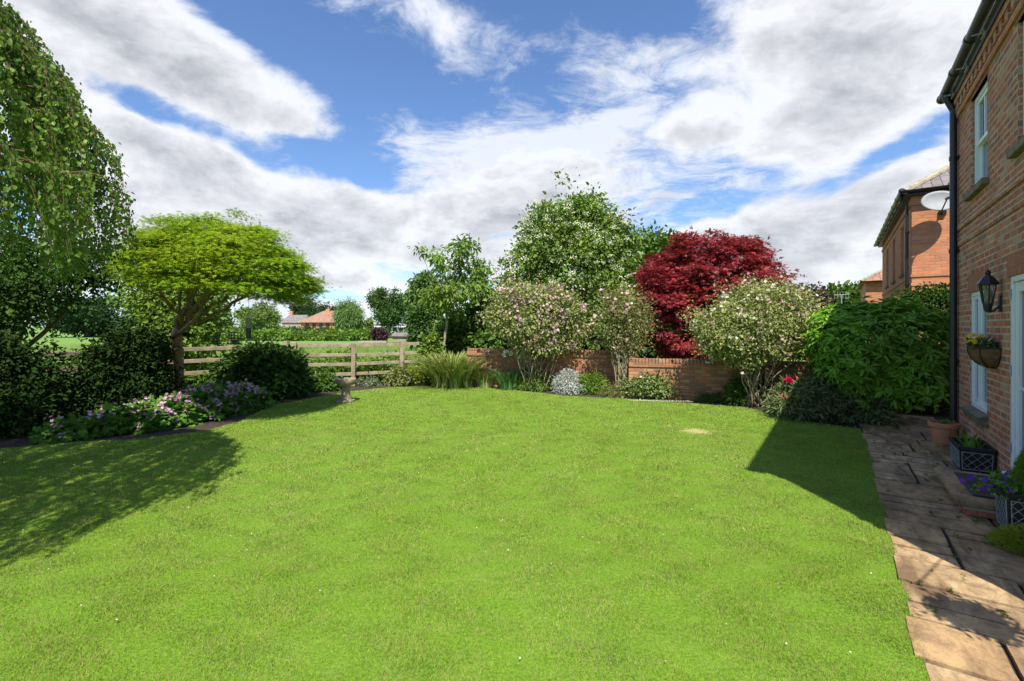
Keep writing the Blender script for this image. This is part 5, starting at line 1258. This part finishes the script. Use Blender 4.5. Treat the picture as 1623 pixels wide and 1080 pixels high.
def bungalows():
    Y = 108; c = at(470, HY, Y); o = empty('red_roof_bungalow', (c[0], Y, 0), math.radians(4), 'long brick bungalow with red tiled roof across the field', 'bungalow')
    L_ = 12.5; m = MB(); m.box((1, 0, 0), (L_, 8, 2.6)); m.build('wall', M['brick_far'], o)
    for k in range(8):
        x = 2.0 + k * 1.55
        if x < L_ - 1: w = MB(); w.box((x, -.05, 1.2), (x + .8, -.004, 2.45)); w.build('window', M['darkglass_far'], o)
    hip_roof(o, 1, L_, 0, 8, 2.62, over=.6, pitch=31, mat='tile')
    for x in (5.5, 9): m = MB(); m.box((x, 3.4, 4.0), (x + .9, 4.4, 5.9)); m.tube([(x + .45, 3.9, 5.9), (x + .45, 3.9, 6.2)], .15, 8); m.build('chimney', M['brick_far'], o)
    Y = 120; c = at(590, HY, Y); o = empty('white_bungalow', (c[0] + .3, Y, 0), 0, 'low white bungalow with flat grey roof beyond the hedge', 'bungalow')
    m = MB(); m.box((0, 0, 0), (9.5, 7, 1.75)); m.build('wall', M['grey_wall'], o)
    m = MB(); m.box((1.9, -.1, 0), (3.2, -.004, 1.6)); m.build('brick_panel', M['brick_far'], o)
    for x in (.5, 3.5, 5.0, 6.6): w = MB(); w.box((x, -.06, .4), (x + 1.0, -.004, 1.55)); w.build('window', M['darkglass_far'], o)
    m = MB(); m.add([(-.5, -.6, 1.76), (10, -.6, 1.76), (10, 7.6, 1.76), (-.5, 7.6, 1.76), (0, 1.5, 2.45), (9.6, 1.5, 2.45), (9.6, 5, 2.45), (0, 5, 2.45)], [(3, 2, 1, 0), (0, 1, 5, 4), (1, 2, 6, 5), (2, 3, 7, 6), (3, 0, 4, 7), (4, 5, 6, 7)]); m.build('roof', M['slate'], o)
    m = MB(); m.box((-.55, -.66, 1.5), (10.05, -.602, 1.82)); m.build('fascia', M['white'], o)
    Y = 115; c = at(447, HY, Y); o = empty('slate_roof_house', (c[0], Y, 0), 0, 'distant house with grey slate roof and small chimney left of bungalow', 'house')
    m = MB(); m.box((0, 0, 0), (5.5, 5, 2.6)); m.build('wall', M['ridge'], o)
    m = MB(); m.add([(-.3, -.3, 2.6), (5.8, -.3, 2.6), (5.8, 5.3, 2.6), (-.3, 5.3, 2.6), (.6, 2.5, 4.6), (5.2, 2.5, 4.6)], [(3, 2, 1, 0), (0, 1, 5, 4), (2, 3, 4, 5), (1, 2, 5), (3, 0, 4)]); m.build('roof', M['slate'], o)
    m = MB(); m.box((.8, 2.2, 4.0), (1.5, 2.9, 5.6)); m.build('chimney', M['brick_far'], o)
    # low pale wall and greenhouse roof in front of the white bungalow
    a = at(568, 541, 47); m = MB(); m.box((0, 0, 0), (2.8, .3, .22)); o = m.build('low_wall', M['ridge'], None, bevel=.02); o.location = (a[0], 47, 0); tag(o, 'low pale stone wall in the field right of the willow', 'wall')
    a = at(622, 541, 50); o = empty('field_shelter', (a[0], 50, 0), 0, 'low lean to shelter with grey sheet roof in the field', 'shelter')
    m = MB(); m.box((0, 0, 0), (1.6, 1.2, .6)); m.build('wall', M['wood'], o); m = MB(); m.add([(-.3, -.2, .6), (1.9, -.2, .6), (1.7, 1.3, .95), (-.1, 1.3, .95), (-.3, -.2, .66), (1.9, -.2, .66), (1.7, 1.3, 1.01), (-.1, 1.3, 1.01)], [(3, 2, 1, 0), (4, 5, 6, 7), (0, 1, 5, 4), (1, 2, 6, 5), (2, 3, 7, 6), (3, 0, 4, 7)]); m.build('roof', M['slate'], o)
bungalows()

# fallen petals on the lawn
def petals():
    n = 260; P = np.c_[rng.uniform(-6, 3, n), rng.uniform(2, 11, n)]; P = P[inpoly(P, lawn)]; n = len(P); P = np.c_[P, np.full(n, .028)]
    o = leaves('petals', P, rdir(n) * [1, 1, .2], np.tile([0, 0, 1.], (n, 1)) + rdir(n) * .3, .014, DIAM, L['f_white']); tag(o, 'scattered pale fallen petals lying on the lawn', 'petals', kind='stuff')
    q = gp(1037, 638); n = 500; P = np.c_[rng.uniform(2.6, 3.9, n), rng.normal(size=n) * .06 + 10.18 - .0, np.full(n, .03)]; P[:, 1] = 10.30 - (P[:, 0] - 2.6) * .12 + rng.normal(size=n) * .05
    o = leaves('fallen_blossom', P, rdir(n) * [1, 1, .2], np.tile([0, 0, 1.], (n, 1)) + rdir(n) * .3, .02, DIAM, L['f_white']); tag(o, 'strip of fallen white petals on the lawn edge below the rock rose', 'petals', kind='stuff')
petals()
